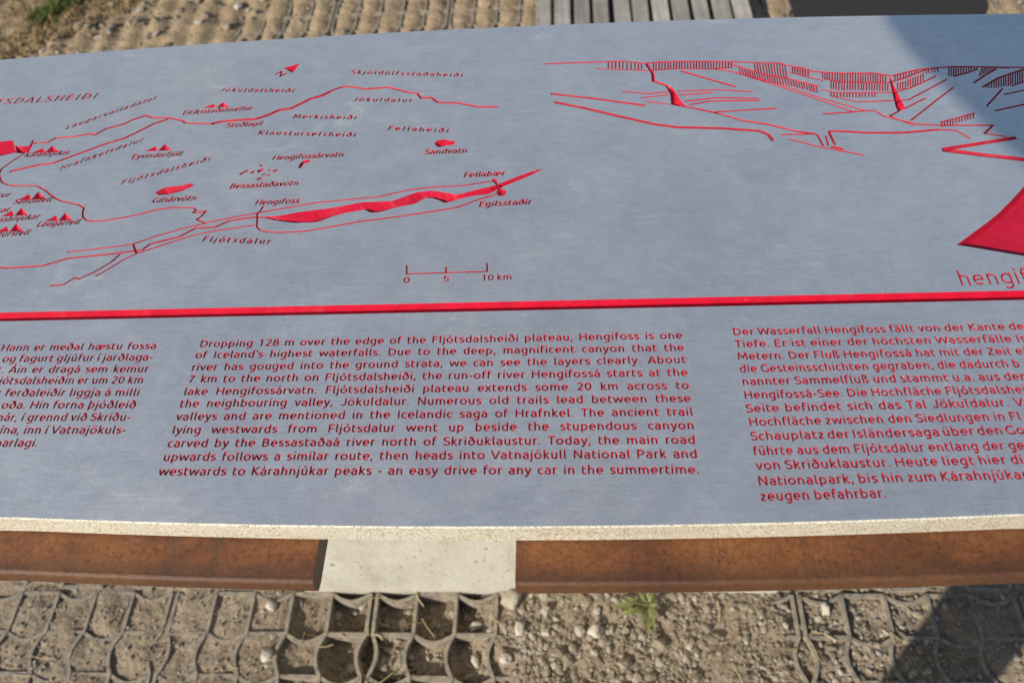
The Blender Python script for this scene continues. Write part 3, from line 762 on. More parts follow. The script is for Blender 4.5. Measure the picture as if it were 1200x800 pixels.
# --- the map: names
names = [  # text, left end, right end, spaced?, em
 ("Skjöldólfsstaðaheiði", (411, 86.5), (541, 90.5), 1), ("Jökuldalsheiði", (257, 107.5), (343, 108.5), 1), ("Jökuldalur", (413, 118.8), (482, 120), 1),
 ("Merkisheiði", (343, 138.8), (416, 140.2), 1), ("Klausturselsheiði", (302, 157.8), (415.5, 160.5), 1), ("Laugarvalladalur", (76.5, 152), (182, 116.6), 1),
 ("Eiríksstaðahneflar", (213.5, 134.8), (294.5, 129), 0), ("Stuðlagil", (264.5, 149.8), (306, 147), 0), ("Hrafnkelsdalur", (69, 200), (166, 166), 1),
 ("Kárahnjúkar", (28, 184.5), (80, 181.2), 0), ("Eyvindarfjöll", (153.5, 186.4), (212, 182.6), 0), ("Fljótsdalsheiði", (141, 217), (244.5, 188.6), 1),
 ("Hengifossárvatn", (318.5, 188), (401.5, 183.6), 0), ("Bessastaðavötn", (268.5, 221.4), (348.5, 217.2), 0), ("Gilsárvötn", (177.5, 237.8), (228.5, 234.6), 0),
 ("Hengifoss", (298.5, 240.4), (349.5, 238), 0), ("Fljótsdalur", (236.5, 283), (315.5, 286), 1), ("Fellaheiði", (454.5, 152.5), (524.5, 155.5), 1),
 ("Sandvatn", (497.5, 181), (546.5, 179), 0), ("Fellabær", (543, 208.2), (591, 205.6), 0), ("Egilsstaðir", (561, 242.4), (622, 239.4), 0),
 ("Sandafell", (15, 239.4), (58.5, 236.4), 0), ("Laugarfell", (42.5, 265.8), (91.5, 262.8), 0), ("hnjúkar", (8, 259.6), (44.5, 256.4), 0), ("ursfell", (1, 277.4), (32.5, 275.2), 0),
 ("ur", (0, 231.2), (10.5, 230.6), 0), ("ar", (0, 249), (9.8, 248), 0)]
pres = {'hnjúkar': 'as', 'ursfell': 't', 'ur': 'k', 'ar': 'k'}
for s, a, b, spd in names:
    text(('place_name', s), s, a, b, 9.4 if spd else 9.8, w=152, depth=0.0013, space='letter' if spd else 'fit', slant=0.22, pre=pres.get(s, ''))
text(('map_title', 'title'), 'SDALSHEIÐI', (4, 122.6), (110.5, 115.8), 14.0, w=125, depth=0.0013, space='letter', slant=0.25, pre='T')
text(('scale_number', '0'), '0', (472.8, 331.4), (479.2, 331.2), 9.2, w=125, space='fit'); text(('scale_number', '5'), '5', (519.4, 330.0), (525.8, 329.8), 9.2, w=125, space='fit')
text(('scale_number', '10 km'), '10 km', (564.5, 329), (599.5, 327.6), 9.4, w=125, space='fit')
text(('title', 'hengifoss'), 'hengif', (1127, 334.6), (1208, 331.6), 21.5, w=78, depth=0.0011, space='fit', post='oss')
def gat(arr, dx=0, dy=0): return [(x + dx, y + dy) for x, y in arr]
# --- the map: rivers, roads, lakes
J = [(40, 168), (56, 166.7), (65.3, 161.9), (88, 160), (106.7, 156.8), (112, 157.9), (124, 151.2), (145.3, 145.3), (154.7, 140.8), (170.7, 135.5), (178, 137.9), (197.3, 138.1), (213.3, 141.3), (217.3, 144), (248, 145.3)]
line('map', ('river_line', 'upper river'), J, 2.2)
line('map', ('river_line', 'upper river'), [(248, 145.3), (259.5, 142.7), (277, 141), (300, 139.7), (313.5, 135.2), (327, 129.2), (340.5, 127.4), (351, 122.5), (364.5, 115.7), (376.5, 112.4), (390, 106)], 3.2)
line('map', ('river_line', 'upper river'), [(390, 106), (400.5, 102.2), (408, 101.4), (429, 104.4), (456, 102.6), (477, 108), (489, 109.5), (493.5, 114.9), (505.5, 114.6), (513, 120), (537, 120.9), (561, 125.4), (583.5, 125.4)], 2.4)
line('map', ('river_line', 'side river'), [(10.7, 201.3), (45.3, 193.3), (61.3, 191.5), (80, 184.8), (120, 169.9), (144, 162.7), (160, 155.5), (181, 144.8), (197.3, 139.5)], 2.4)
line('map', ('road_line', 'western road'), [(29, 180), (20, 185.3), (8, 193.3), (1.3, 198.7), (-1, 204), (0.5, 210.7), (3.5, 214.5), (9, 216.5), (18, 217.8), (40, 217.5), (45, 218.5), (53, 223), (64, 232), (72, 235.5), (92, 240), (98.5, 243.5), (97, 248.5), (97.3, 254.5), (101, 258), (109, 259.2), (120, 258.8), (144, 255.2), (165.3, 250.7), (181.3, 246.1), (202.7, 243.2), (226.7, 243.5), (230, 245.9), (226.7, 249.3), (241.3, 247.5), (236, 253.3), (230.7, 257.3), (241.3, 261.3)], 1.9)
line('map', ('road_line', 'north shore road'), [(78.7, 295.2), (106.7, 292.5), (156, 286.1), (181.3, 277.3), (213.3, 268), (250.7, 259.2), (280, 253.3), (301.3, 249.9), (330, 244.5), (372, 237.4), (444, 230.5), (480, 222.4), (510, 219.1), (543, 217.6), (579, 211.9)], 1.7)
line('map', ('river_line', 'valley river'), [(-30, 310), (-5, 312.5), (8, 314.1), (50.7, 311.2), (80, 302.7), (93.3, 301.3), (128, 297.9), (157.3, 293.9), (166.7, 292.8), (176, 285.9), (210.7, 277.3), (229.3, 267.2), (252, 266.1), (269.3, 258.7), (298.7, 254.4), (308, 254.4)], 2.3)
line('map', ('road_line', 'south valley road'), [(112, 324), (128, 314.7), (145.3, 304), (160, 297.3), (192, 286.7), (226.7, 275.5), (256, 269.9), (282.7, 266.1), (299, 263.8)], 1.7)
line('map', ('river_line', 'southern stream'), [(58.7, 334.7), (74.7, 333.3), (88, 325.3), (93.3, 326.7), (114.7, 316.5), (130.7, 306.7), (141.3, 297.3)], 1.9)
line('map', ('road_line', 'bridge link'), [(156, 285.5), (160, 296.5)], 2.4)
line('map', ('road_line', 'south shore road'), [(309, 241), (305, 247.2), (301.5, 249.8), (301.3, 261), (301, 265.9), (304.2, 269.4), (313.1, 271.5), (331, 272.4), (360, 270.6), (420, 259.9), (477, 252.4), (534, 243.4), (564, 232.9), (585, 226.8)], 1.9)
line('map', ('road_line', 'town bridge'), [(579.5, 212), (584, 218), (587, 225)], 2.6)
LU = [(304, 254.5), (327.7, 252.8), (353.7, 248), (386, 244), (399, 242), (423, 237.1), (459, 235.9), (474, 230.5), (487.5, 225.4), (507, 223.4), (522, 226.0), (537, 228.1), (558, 222.4), (576, 218.5), (585, 215.5), (610, 205.5), (633, 198.1)]
LD = [(634, 199.5), (615, 208.6), (588, 219.4), (573, 227.5), (552, 229.9), (534, 234.4), (522, 238.6), (510, 232.6), (498, 232), (486, 238.9), (465, 242.8), (444, 249.1), (432, 249.1), (427, 245.6), (402, 250), (387, 254.5), (372, 260.5), (345, 261.4), (324, 258.6)]
def banked(key, up_, dn_, f=0.66, n=44):
    """a long water body: two banks sloping down to a deepest line nearer the near bank"""
    def res(P):
        P = np.array(P, float); d = np.r_[0, np.cumsum(np.hypot(*np.diff(P, axis=0).T))]
        return np.stack([np.interp(np.linspace(0, d[-1], n), d, P[:, k]) for k in (0, 1)], 1)
    a, b = res(up_), res(dn_[::-1]); lo = [a[i] * (1 - f) + b[i] * f for i in range(1, n - 1)]
    lo = [(a[0] + b[0]) / 2] + lo + [(a[-1] + b[-1]) / 2]
    V = [mm(*p) for p in list(a) + lo + list(b)]
    Fc = [[i, i + 1, n + i + 1, n + i] for i in range(n - 1)] + [[n + i, n + i + 1, 2 * n + i + 1, 2 * n + i] for i in range(n - 1)]
    LINES.setdefault('map', []).append((key, 'raw', V, Fc))
def hexa(cx, cy, rx, ry, n=10): return [(cx + rx * math.cos(2 * math.pi * i / n), cy + ry * math.sin(2 * math.pi * i / n)) for i in range(n)]
banked(('lake', 'long lake'), LU, LD)
poly('map', ('town_dot', 'northern town'), hexa(579.5, 211.6, 3.2, 2.4), (579.5, 211.8)); poly('map', ('town_dot', 'southern town'), hexa(587.5, 225.6, 6, 4.4), (587, 226.4))
banked(('lake', 'western reservoir'), [(-25, 166), (0, 166), (15.5, 164.5), (16.5, 170.7), (25.3, 172), (34.7, 170.7), (38.7, 163)], [(40, 165.3), (34, 178.7), (26.7, 180), (16, 179.2), (0, 183.2), (-25, 184)], 0.7, 30)
poly('map', ('lake', 'cigar lake'), [(181.3, 225.9), (192, 220), (213.3, 217.3), (222.7, 214.7), (228, 217.6), (213.3, 224), (197.3, 228), (186.7, 228.8)], (196, 224.6))
poly('map', ('lake', 'comma lake'), [(348.9, 196.8), (352.1, 191.1), (355.4, 188.2), (362.7, 187.1), (363, 190.3), (356.2, 191.9), (352.1, 197.3)], (353.5, 192))
poly('map', ('lake', 'blob lake'), [(508.7, 167.8), (512.5, 164.8), (520, 163.3), (526, 164.8), (532, 165.5), (533.5, 168.5), (530.5, 170.8), (524.5, 170), (520, 171.8), (513.2, 172.7), (510.2, 170)], (517, 169.2))
for pts, w in (([(280.6, 204.6), (291, 199.4)], 2.4), ([(294, 203), (298.5, 200.4)], 2.4), ([(304.6, 194.8), (307, 193.2)], 3), ([(301.5, 201.5), (309, 198)], 3.4), ([(314, 199.8), (317, 199.4)], 1.6),
               ([(320, 201.5), (324.6, 198.8)], 3.0), ([(307, 204.8), (311.4, 204.2)], 2), ([(313, 205.8), (316.4, 204.6)], 2), ([(301, 210.5), (307.5, 208.3)], 2.6)):
    line('map', ('pond_cluster', 'ponds'), pts, w)
for nm, ax_, ay, sy in (('Laugarfell', 76.5, 249.3, 1), ('Sandafell', 45, 224.3, 1), ('hnjúkar', 25, 243.5, 1), ('ursfell', 19, 262, 1), ('Kárahnjúkar', 61.3, 170.7, .85), ('Eyvindarfjöll', 193.3, 168.8, .85), ('Eiríksstaðahneflar', 261.3, 119.8, .68)):
    k = ('mountain_symbol', nm)
    poly(k, k, [(ax_ - 8.2, ay + 9.4 * sy), (ax_, ay), (ax_ + 8.2, ay + 8.8 * sy)], (ax_ - 0.2, ay + 6.6 * sy))
    poly(k, k, [(ax_ - 24, ay + 10.2 * sy), (ax_ - 10.5, ay + 3 * sy), (ax_ - 8.3, ay + 9.5 * sy)], (ax_ - 12.6, ay + 8 * sy))
poly('arrow', ('north_arrow', 'arrow'), [(332.3, 79.8), (351.8, 74.5), (342.8, 85.8)], (342, 80.2))
for a, b in (((322.5, 87.6), (330.6, 83.4)), ((330.6, 83.4), (328, 90)), ((328, 90), (336.5, 85.6))): line('arrow', ('north_arrow', 'arrow'), [a, b], 1.6)
line('scale', ('scale_bar', 'bar'), [(475.5, 320.9), (571.6, 318)], 1.6)
for a, b in (((476.8, 310.2), (476.8, 321)), ((522.8, 312.6), (523, 319.6)), ((570.8, 307.8), (571, 318.4))): line('scale', ('scale_bar', 'bar'), [a, b], 1.8)

# --- the canyon drawing
CK = ('contour_line', 'canyon contours'); HK = CK; SK = ('stream_line', 'stream')
def cl(pts, w=1.7, key=CK): line('canyon', key, pts, w)
def interp(P, x):
    X_ = [p[0] for p in P]; Y_ = [p[1] for p in P]; return float(np.interp(x, X_, Y_))
def hatch(top, bot, x0, x1, step, lean=0.0, w=1.25, t0=0.0, t1=1.0):
    x = x0
    while x < x1:
        ya_, yb_ = interp(top, x), interp(bot, x)
        ja = rng.uniform(-0.05, 0.05)
        a = ya_ + (yb_ - ya_) * (t0 + ja * 0.3); b = ya_ + (yb_ - ya_) * (t1 + ja)
        cl([(x, a), (x + lean * (b - a), b)], w, HK); x += step * rng.uniform(0.88, 1.12)
RIM = [(638.8, 75), (680, 73.6), (712.5, 72.5), (727.5, 72), (757.5, 74.6), (770, 73), (800, 72.2), (845, 72.3), (880, 73.3), (895, 73.8), (915, 74.2), (925, 77.5), (940, 79.5), (955, 84.3), (987.5, 86), (1025, 85.8), (1046, 89.3), (1060, 85.4), (1075, 82), (1100, 79.5), (1120, 78.2), (1200, 79.3), (1260, 80.5)]
cl(RIM, 1.9)
L2 = [(698.8, 80.8), (760, 83), (800, 80.5), (830, 81.3), (858, 79.6)]; cl(L2, 1.5)
hatch(RIM, [(p, q - 0.8) for p, q in L2], 713, 756, 4.3); hatch(RIM, L2, 766, 858, 3.3)
L3 = [(855, 75), (880, 82.5), (900, 88.4), (925, 92.5), (960, 101.3)]; cl(L3, 1.8)
L4 = [(837.5, 81.3), (862.5, 85), (900, 97.3), (920, 103.8), (965, 119), (1000, 131)]; cl(L4, 1.7)
cl([(862, 84.6), (915, 99.5), (960, 114.5), (1015, 130)], 1.7)
hatch(RIM, L3, 884, 922, 3.2, 0.15); hatch(L3, gat(L3, 0, 8.5), 866, 958, 3.0, 0.25)
cl([(928, 80.5), (950, 86)], 1.6); L5 = [(925, 85), (965, 95)]; cl(L5, 1.6); hatch(RIM, L5, 929, 950, 3.2)
C1 = [(965, 92.5), (985, 96.3), (1040, 97.5), (1060, 92), (1078, 84.5), (1086, 81.4)]; cl(C1)
C2 = [(962.5, 105), (982.5, 108.8), (1045, 108.8), (1065, 103.8), (1082, 96.5), (1097.5, 88.8)]; cl(C2)
C3 = [(972.5, 112.5), (1005, 119.5), (1035, 118.6), (1065, 117), (1085, 106.3), (1110, 93)]; cl(C3)
hatch(RIM, C1, 964, 1040, 2.9); hatch(C1, C2, 974, 1042, 3.2, 0, 1.25, 0.05, 0.8); hatch(C2, gat(C2, 0, 5.4), 974, 1026, 3.6); hatch(RIM, C1, 1049, 1078, 3.4); hatch(C1, C2, 1052, 1084, 3.0, 0, 1.25, 0.2, 0.9)
hatch(RIM, gat(RIM, 0, 5), 1084, 1098, 3.6, 0.4)
cl([(1060, 127.5), (1085, 115)]); cl([(1067.5, 141.3), (1097.5, 117.5), (1117.5, 102.5)])
cl([(964, 133.8), (1025, 129.5), (1030, 132.5), (1035, 136.3), (1072.5, 145)], 1.9, SK); cl([(1043, 136.3), (1072, 147.5)], 1.6, SK)
cl([(1072, 145.6), (1100, 147), (1125, 147), (1163.8, 147), (1153.8, 156.3), (1180, 160.3)], 2.0, SK)
poly('canyon', ('waterfall_mark', 'slender upper fall'), [(1041.5, 90.3), (1044, 91.5), (1047.5, 100), (1061.3, 127.5), (1052.5, 131.3), (1049.5, 125)], (1051.5, 121))
cl([(1053, 130.5), (1042.5, 136.3)], 1.8, SK)
C6 = [(1117.5, 90), (1132, 86), (1146, 81.3)]; cl(C6); hatch(RIM, C6, 1112, 1146, 3.0)
C7 = [(1141, 97.5), (1154, 88.5), (1167.5, 80.8)]; cl(C7, 2.0); hatch(RIM, C7, 1152, 1182, 3.0, -0.4)
C8 = [(1151, 102.5), (1170, 91.3), (1200, 81.3), (1240, 78)]; cl(C8, 2.0)
C9 = [(1151, 103.5), (1172, 103), (1200, 96), (1240, 90)]; hatch(C8, C9, 1156, 1236, 2.8, 0, 1.2)
cl([(1185, 101), (1200, 96), (1230, 90)]); cl([(1156, 125), (1175, 103.8)]); cl([(1176, 111), (1200, 106), (1235, 98)], 1.9); cl([(1166, 130), (1200, 122.5), (1240, 112)], 2.1)
C10 = [(1101, 143.8), (1120, 138.8), (1142.5, 132.5)]; cl(C10); hatch(C10, gat(C10, 0, 6), 1104, 1143, 3.4)
# left side of the canyon drawing
cl([(757.5, 75), (761, 80), (765, 86.3), (765.8, 95), (780, 100), (787, 106)], 3.0, SK)
poly('canyon', ('waterfall_mark', 'broad lower fall'), [(779, 99.2), (786.3, 101.3), (791.3, 107.5), (796.3, 116.3), (803.8, 125), (795, 124.8), (786.3, 123), (785, 107.5)], (790, 118))
cl([(800, 124.3), (840, 132.5), (870, 141.3), (900, 145.8), (932.5, 153.8), (957.5, 157.5)], 2.5, SK)
cl([(957.5, 157.5), (965, 171.3)], 2.0, SK)
for pts, w in (([(797.5, 83.3), (862.5, 102)], 2.4), ([(728.8, 107.5), (760, 110), (790, 107)], 1.7), ([(794, 107), (840, 105.4), (882.5, 107.5)], 1.7), ([(751, 115), (784, 111)], 1.5), ([(795, 111.8), (835, 108.6)], 1.7), ([(756, 118.8), (785, 122.5)], 1.6),
               ([(802.5, 118.8), (840, 114.7), (888.8, 115.5)], 1.9), ([(808, 122.8), (832.5, 118.8), (891, 117.7)], 1.9), ([(838, 131.3), (911, 127)], 1.9), ([(645, 110), (695, 115.5), (756, 123.8)], 2.5)): cl(pts, w)
cl([(650, 120), (682.5, 126.3), (725, 136.3), (770, 146.3), (795, 149.3), (845, 150.5), (890, 153.5), (900, 157.5), (906, 165)], 3.2)
cl([(915, 158), (957, 157)], 1.8); cl([(923.8, 163), (962.5, 172.5), (1012.5, 182)], 1.9); cl([(967.5, 158.8), (971, 171)], 1.8); cl([(971, 153.8), (978.8, 170)], 2.4)
cl([(971, 153.8), (982.5, 153.9), (1020, 155.8), (1060, 155.6), (1080, 153.8), (1100, 152)], 2.9); cl([(1100, 152), (1120, 152.7), (1137.5, 162.5)], 2.0)
cl([(974, 172), (988, 175)], 3.2)
cl([(1191, 161.5), (1150, 168), (1104, 175.4)], 4.6, SK); cl([(1104, 175.4), (1150, 181.5), (1200, 187), (1250, 192)], 5.6, SK)
flush({'river_line': 0.0016, 'road_line': 0.0009, 'lake': 0.0031, 'town_dot': 0.0016, 'pond_cluster': 0.0016, 'mountain_symbol': 0.0030, 'north_arrow': 0.0026, 'scale_bar': 0.0009,
       'contour_line': 0.0010, 'hatching': 0.0007, 'stream_line': 0.0021, 'waterfall_mark': 0.0032})
# --- the red bar across the plate: a groove with a long far slope and a short near slope
yb = (mm(0, 372)[1] + mm(600, 357.6)[1] + mm(1200, 346)[1]) / 3
X0, X1 = -820.0, 820.0
hw, cut = 4.6, 5.2
bv = [(X0, yb + hw, 0), (X1, yb + hw, 0), (X0, yb + hw - 1.2, -cut), (X1, yb + hw - 1.2, -cut), (X0, yb - hw, -cut), (X1, yb - hw, -cut), (X0, yb - hw, 0), (X1, yb - hw, 0)]
nseg = 60
V, Fc = PARTS.setdefault(('divider_groove', 'bar'), [[], []])
for i in range(nseg + 1):
    x = X0 + (X1 - X0) * i / nseg; j = rng.uniform(-0.06, 0.06, 2)
    V += [(x / MM, (yb + hw) / MM, 0), (x / MM, (yb + hw - 1.4 + j[0]) / MM, -cut / MM), (x / MM, (yb - hw + 0.2 + j[1]) / MM, -cut / MM), (x / MM, (yb - hw) / MM, 0)]
for i in range(nseg):
    for q in range(3): a = 4 * i + q; Fc.append((a, a + 4, a + 5, a + 1))
for a in (0, 4 * nseg): Fc.append((a, a + 1, a + 2, a + 3))
HOLES.append((-1, [np.array((X0, yb - hw)), np.array((X1, yb - hw)), np.array((X1, yb + hw)), np.array((X0, yb + hw))]))

# --- the red emblem at the right: a curved triangular recess with a sloping far side
EM = [(1121, 286.8), (1132, 279), (1144, 270), (1157, 260.5), (1170, 250), (1185, 235), (1200, 218.5), (1222, 196), (1250, 176), (1285, 168), (1310, 190), (1330, 240), (1338, 318), (1270, 310.5), (1200, 300), (1160, 293.4)]
EMP = [mm(*p) for p in EM]
def inset(P, d):
    n = len(P); out = []
    ar = sum(P[i][0] * P[(i + 1) % n][1] - P[(i + 1) % n][0] * P[i][1] for i in range(n)); sg = 1 if ar > 0 else -1
    for i in range(n):
        a, b, c = P[i - 1], P[i], P[(i + 1) % n]
        t1 = (b - a) / np.hypot(*(b - a)); t2 = (c - b) / np.hypot(*(c - b))
        m1, m2 = np.array([-t1[1], t1[0]]) * sg, np.array([-t2[1], t2[0]]) * sg
        m = m1 + m2; m /= np.hypot(*m); out.append(b + m * d / max(0.45, m @ m1))
    return out
EMI = inset(EMP, 2.6); n = len(EMP)
V, Fc = PARTS.setdefault(('emblem', 'emblem'), [[], []])
V += [(p[0] / MM, p[1] / MM, 0.0) for p in EMP] + [(p[0] / MM, p[1] / MM, -0.0056) for p in EMI]
Fc += [(i, (i + 1) % n, n + (i + 1) % n, n + i) for i in range(n)] + [tuple(range(n, 2 * n))]
HOLES.append((-2, EMP))

# ------------------------------------------------------------------ the sign: plate, steel shelves, concrete pedestal
TH = 0.0212
XL, XR = -0.80, 0.80
def front_y(x): return at(600, 618)[1] + 0.0078 * min(1.0, abs((x + 0.05) / 0.335)) ** 2     # the cast edge is very slightly bowed
def back_y(x): return at(600, 31)[1] - 0.0185 * min(1.25, abs((x + 0.07) / 0.535)) ** 2
sign = empty('information_sign', (0, 0.5, 0))
tag(sign, 'grey metal information panel with red engraved map and text, on rusty steel shelves', 'information sign')
SO = Vector((0, 0.5, 0))
CH = 0.0009
xsn = np.linspace(XL, XR, 65)
outer = [(x, front_y(x)) for x in xsn] + [(x, back_y(x)) for x in xsn[::-1]]
def shrink(d): return [(x + (d if i in (0, len(outer) - 1) else -d if i in (64, 65) else 0), y + (d if i < 65 else -d)) for i, (x, y) in enumerate(outer)]
top = shrink(CH)
CV, CE = [], []
def ring_in(lp):
    b = len(CV); CV.extend(tuple(p) for p in lp); CE.extend((b + i, b + (i + 1) % len(lp)) for i in range(len(lp)))
ring_in([np.array(p) * MM for p in top])
for inst, lp in HOLES: ring_in(lp)
v, e, f, ov, oe, of = delaunay_2d_cdt([Vector(p) for p in CV], CE, [], 0, 0.001, False)
VX = np.array([tuple(p) for p in v]); TR = np.array([list(t)[:3] for t in f]); CC = VX[TR].mean(1)
order = np.argsort(CC[:, 0]); CS = CC[order]
def inside_mask(lp):
    """indices of triangles whose centre lies inside a closed loop"""
    lp = np.array([tuple(p) for p in lp]); lo, hi = lp.min(0), lp.max(0)
    a, b = np.searchsorted(CS[:, 0], lo[0]), np.searchsorted(CS[:, 0], hi[0])
    q = order[a:b]; q = q[(CC[q, 1] >= lo[1]) & (CC[q, 1] <= hi[1])]
    x, y = CC[q, 0], CC[q, 1]; c = np.zeros(len(q), bool)
    for i in range(len(lp)):
        (x1, y1), (x2, y2) = lp[i - 1], lp[i]
        if y1 == y2: continue
        c ^= ((y1 > y) != (y2 > y)) & (x < (x2 - x1) * (y - y1) / (y2 - y1) + x1)
    return q[c]
cut_ = np.zeros(len(TR), bool); cur, par = None, None
for inst, lp in HOLES + [(None, None)]:
    if inst != cur:
        if par is not None:
            for t, n_ in par.items():
                if n_ % 2: cut_[t] = True
        cur, par = inst, {}
    if lp is not None:
        for t in inside_mask(lp): par[t] = par.get(t, 0) + 1
keep_ = np.zeros(len(TR), bool); keep_[inside_mask([np.array(p) * MM for p in top])] = True
PV = [(p[0] / MM, p[1] / MM, 0.0) for p in VX]
PF = [tuple(int(i) for i in t) for t in TR[keep_ & ~cut_]]; PM = [0] * len(PF)
nb = len(outer); b = len(PV)
rings = [(top, 0.0), (outer, -CH), (outer, -TH + 0.001), (shrink(0.001), -TH)]
for ring, z in rings: PV += [(x, y, z) for x, y in ring]
for k in range(3):
    for i in range(nb):
        j = (i + 1) % nb; a = b + k * nb
        PF.append((a + i, a + nb + i, a + nb + j, a + j)); PM.append(1)
PF.append(tuple(b + 3 * nb + i for i in range(nb))); PM.append(1)
me = mesh('plate', PV, PF, False, PM)
plate = link('plate', me, [M_PLATE, M_EDGE], sign, Vector((0, 0, PLZ)) - SO)
print('plate', len(HOLES), 'loops', len(CV), 'verts ->', len(PF), 'faces')

PLAB = {
 ('paragraph', 'English'): 'English paragraph in red engraved letters in the middle', ('paragraph', 'German'): 'German paragraph in red engraved letters at the right', ('paragraph', 'Icelandic'): 'Icelandic paragraph in red engraved letters at the left',
 ('waterfall_mark', 'slender upper fall'): 'slender red spike of the upper waterfall', ('waterfall_mark', 'broad lower fall'): 'broad red wedge of the lower waterfall',
 ('lake', 'long lake'): 'long winding red lake', ('lake', 'western reservoir'): 'red reservoir cut by the left edge', ('emblem', 'emblem'): 'large curved red triangle above the title',
 ('divider_groove', 'bar'): 'straight red bar running the whole width', ('lake', 'cigar lake'): 'cigar shaped red lake', ('lake', 'comma lake'): 'comma shaped red lake', ('lake', 'blob lake'): 'lumpy red lake',
}
for (kind, nm), (V, Fc) in PARTS.items():
    o = link(kind, mesh(kind, V, Fc), M_RED if kind in ('divider_groove', 'emblem', 'lake', 'waterfall_mark', 'mountain_symbol', 'north_arrow', 'town_dot') else M_TXT, plate)
    lab = PLAB.get((kind, nm)) or (f'{nm} in red engraved letters' if kind in ('place_name',) else None)
    if lab: o['label'] = lab

def shelf(x0, x1, lift0=0.0):
    """thick steel plate under the sign plate, its rounded lip reaching out in front"""
    prof = []                                   # (offset from the front edge of the plate, z)
    zt = -TH - 0.001
    prof += [(0.30, zt), (-0.004, zt), (-0.015, zt - 0.0006), (-0.0250, zt - 0.0016)]
    for a in np.linspace(80, -20, 6): prof.append((-0.0262 - 0.0034 * math.cos(R_(a)), zt - 0.0052 + 0.0036 * math.sin(R_(a))))
    prof += [(-0.0293, zt - 0.016), (-0.0278, zt - 0.0185), (-0.022, zt - 0.020), (0.30, zt - 0.020)]
    xs_ = np.linspace(x0, x1, max(3, int((x1 - x0) / 0.02))); V, Fc = [], []; n = len(prof)
    for x in xs_: V += [(x, front_y(x) + o_ , PLZ + z) for o_, z in prof]
    for i in range(len(xs_) - 1):
        for k in range(n): a, b_ = i * n + k, i * n + (k + 1) % n; Fc.append((a, b_, b_ + n, a + n))
    Fc += [tuple(range(n)), tuple(range((len(xs_) - 1) * n, len(xs_) * n))[::-1]]
    V = [(x, y - 0.5, z) for x, y, z in V]
    bmm = bmesh.new(); me = mesh('steel_shelf', V, Fc); bmm.from_mesh(me); bmesh.ops.recalc_face_normals(bmm, faces=bmm.faces); bmm.to_mesh(me); bmm.free()
    ac = me.attributes.new('across', 'FLOAT', 'POINT')
    ac.data.foreach_set('value', [max(0.0, -prof[i % n][0]) for i in range(len(me.vertices))])
    return link('steel_shelf', me, M_RUST, sign)
gx0 = at(373, 634, PLZ - TH)[0]; gx1 = at(604.5, 640, PLZ - TH)[0]
shelf(-0.76, gx0)['label'] = 'rusty steel shelf left of the gap'
shelf(gx1, 0.76)['label'] = 'rusty steel shelf right of the gap'
bm = bmesh.new()
px1 = at(912, 690, 0)[0]
box(bm, -0.46, px1, Y_PED, 0.70, -0.08, PLZ - TH - 0.022, 0.004)
for p in bm.verts: p.co.y -= 0.5
bm_obj('concrete_pedestal', bm, M_CONC, sign)

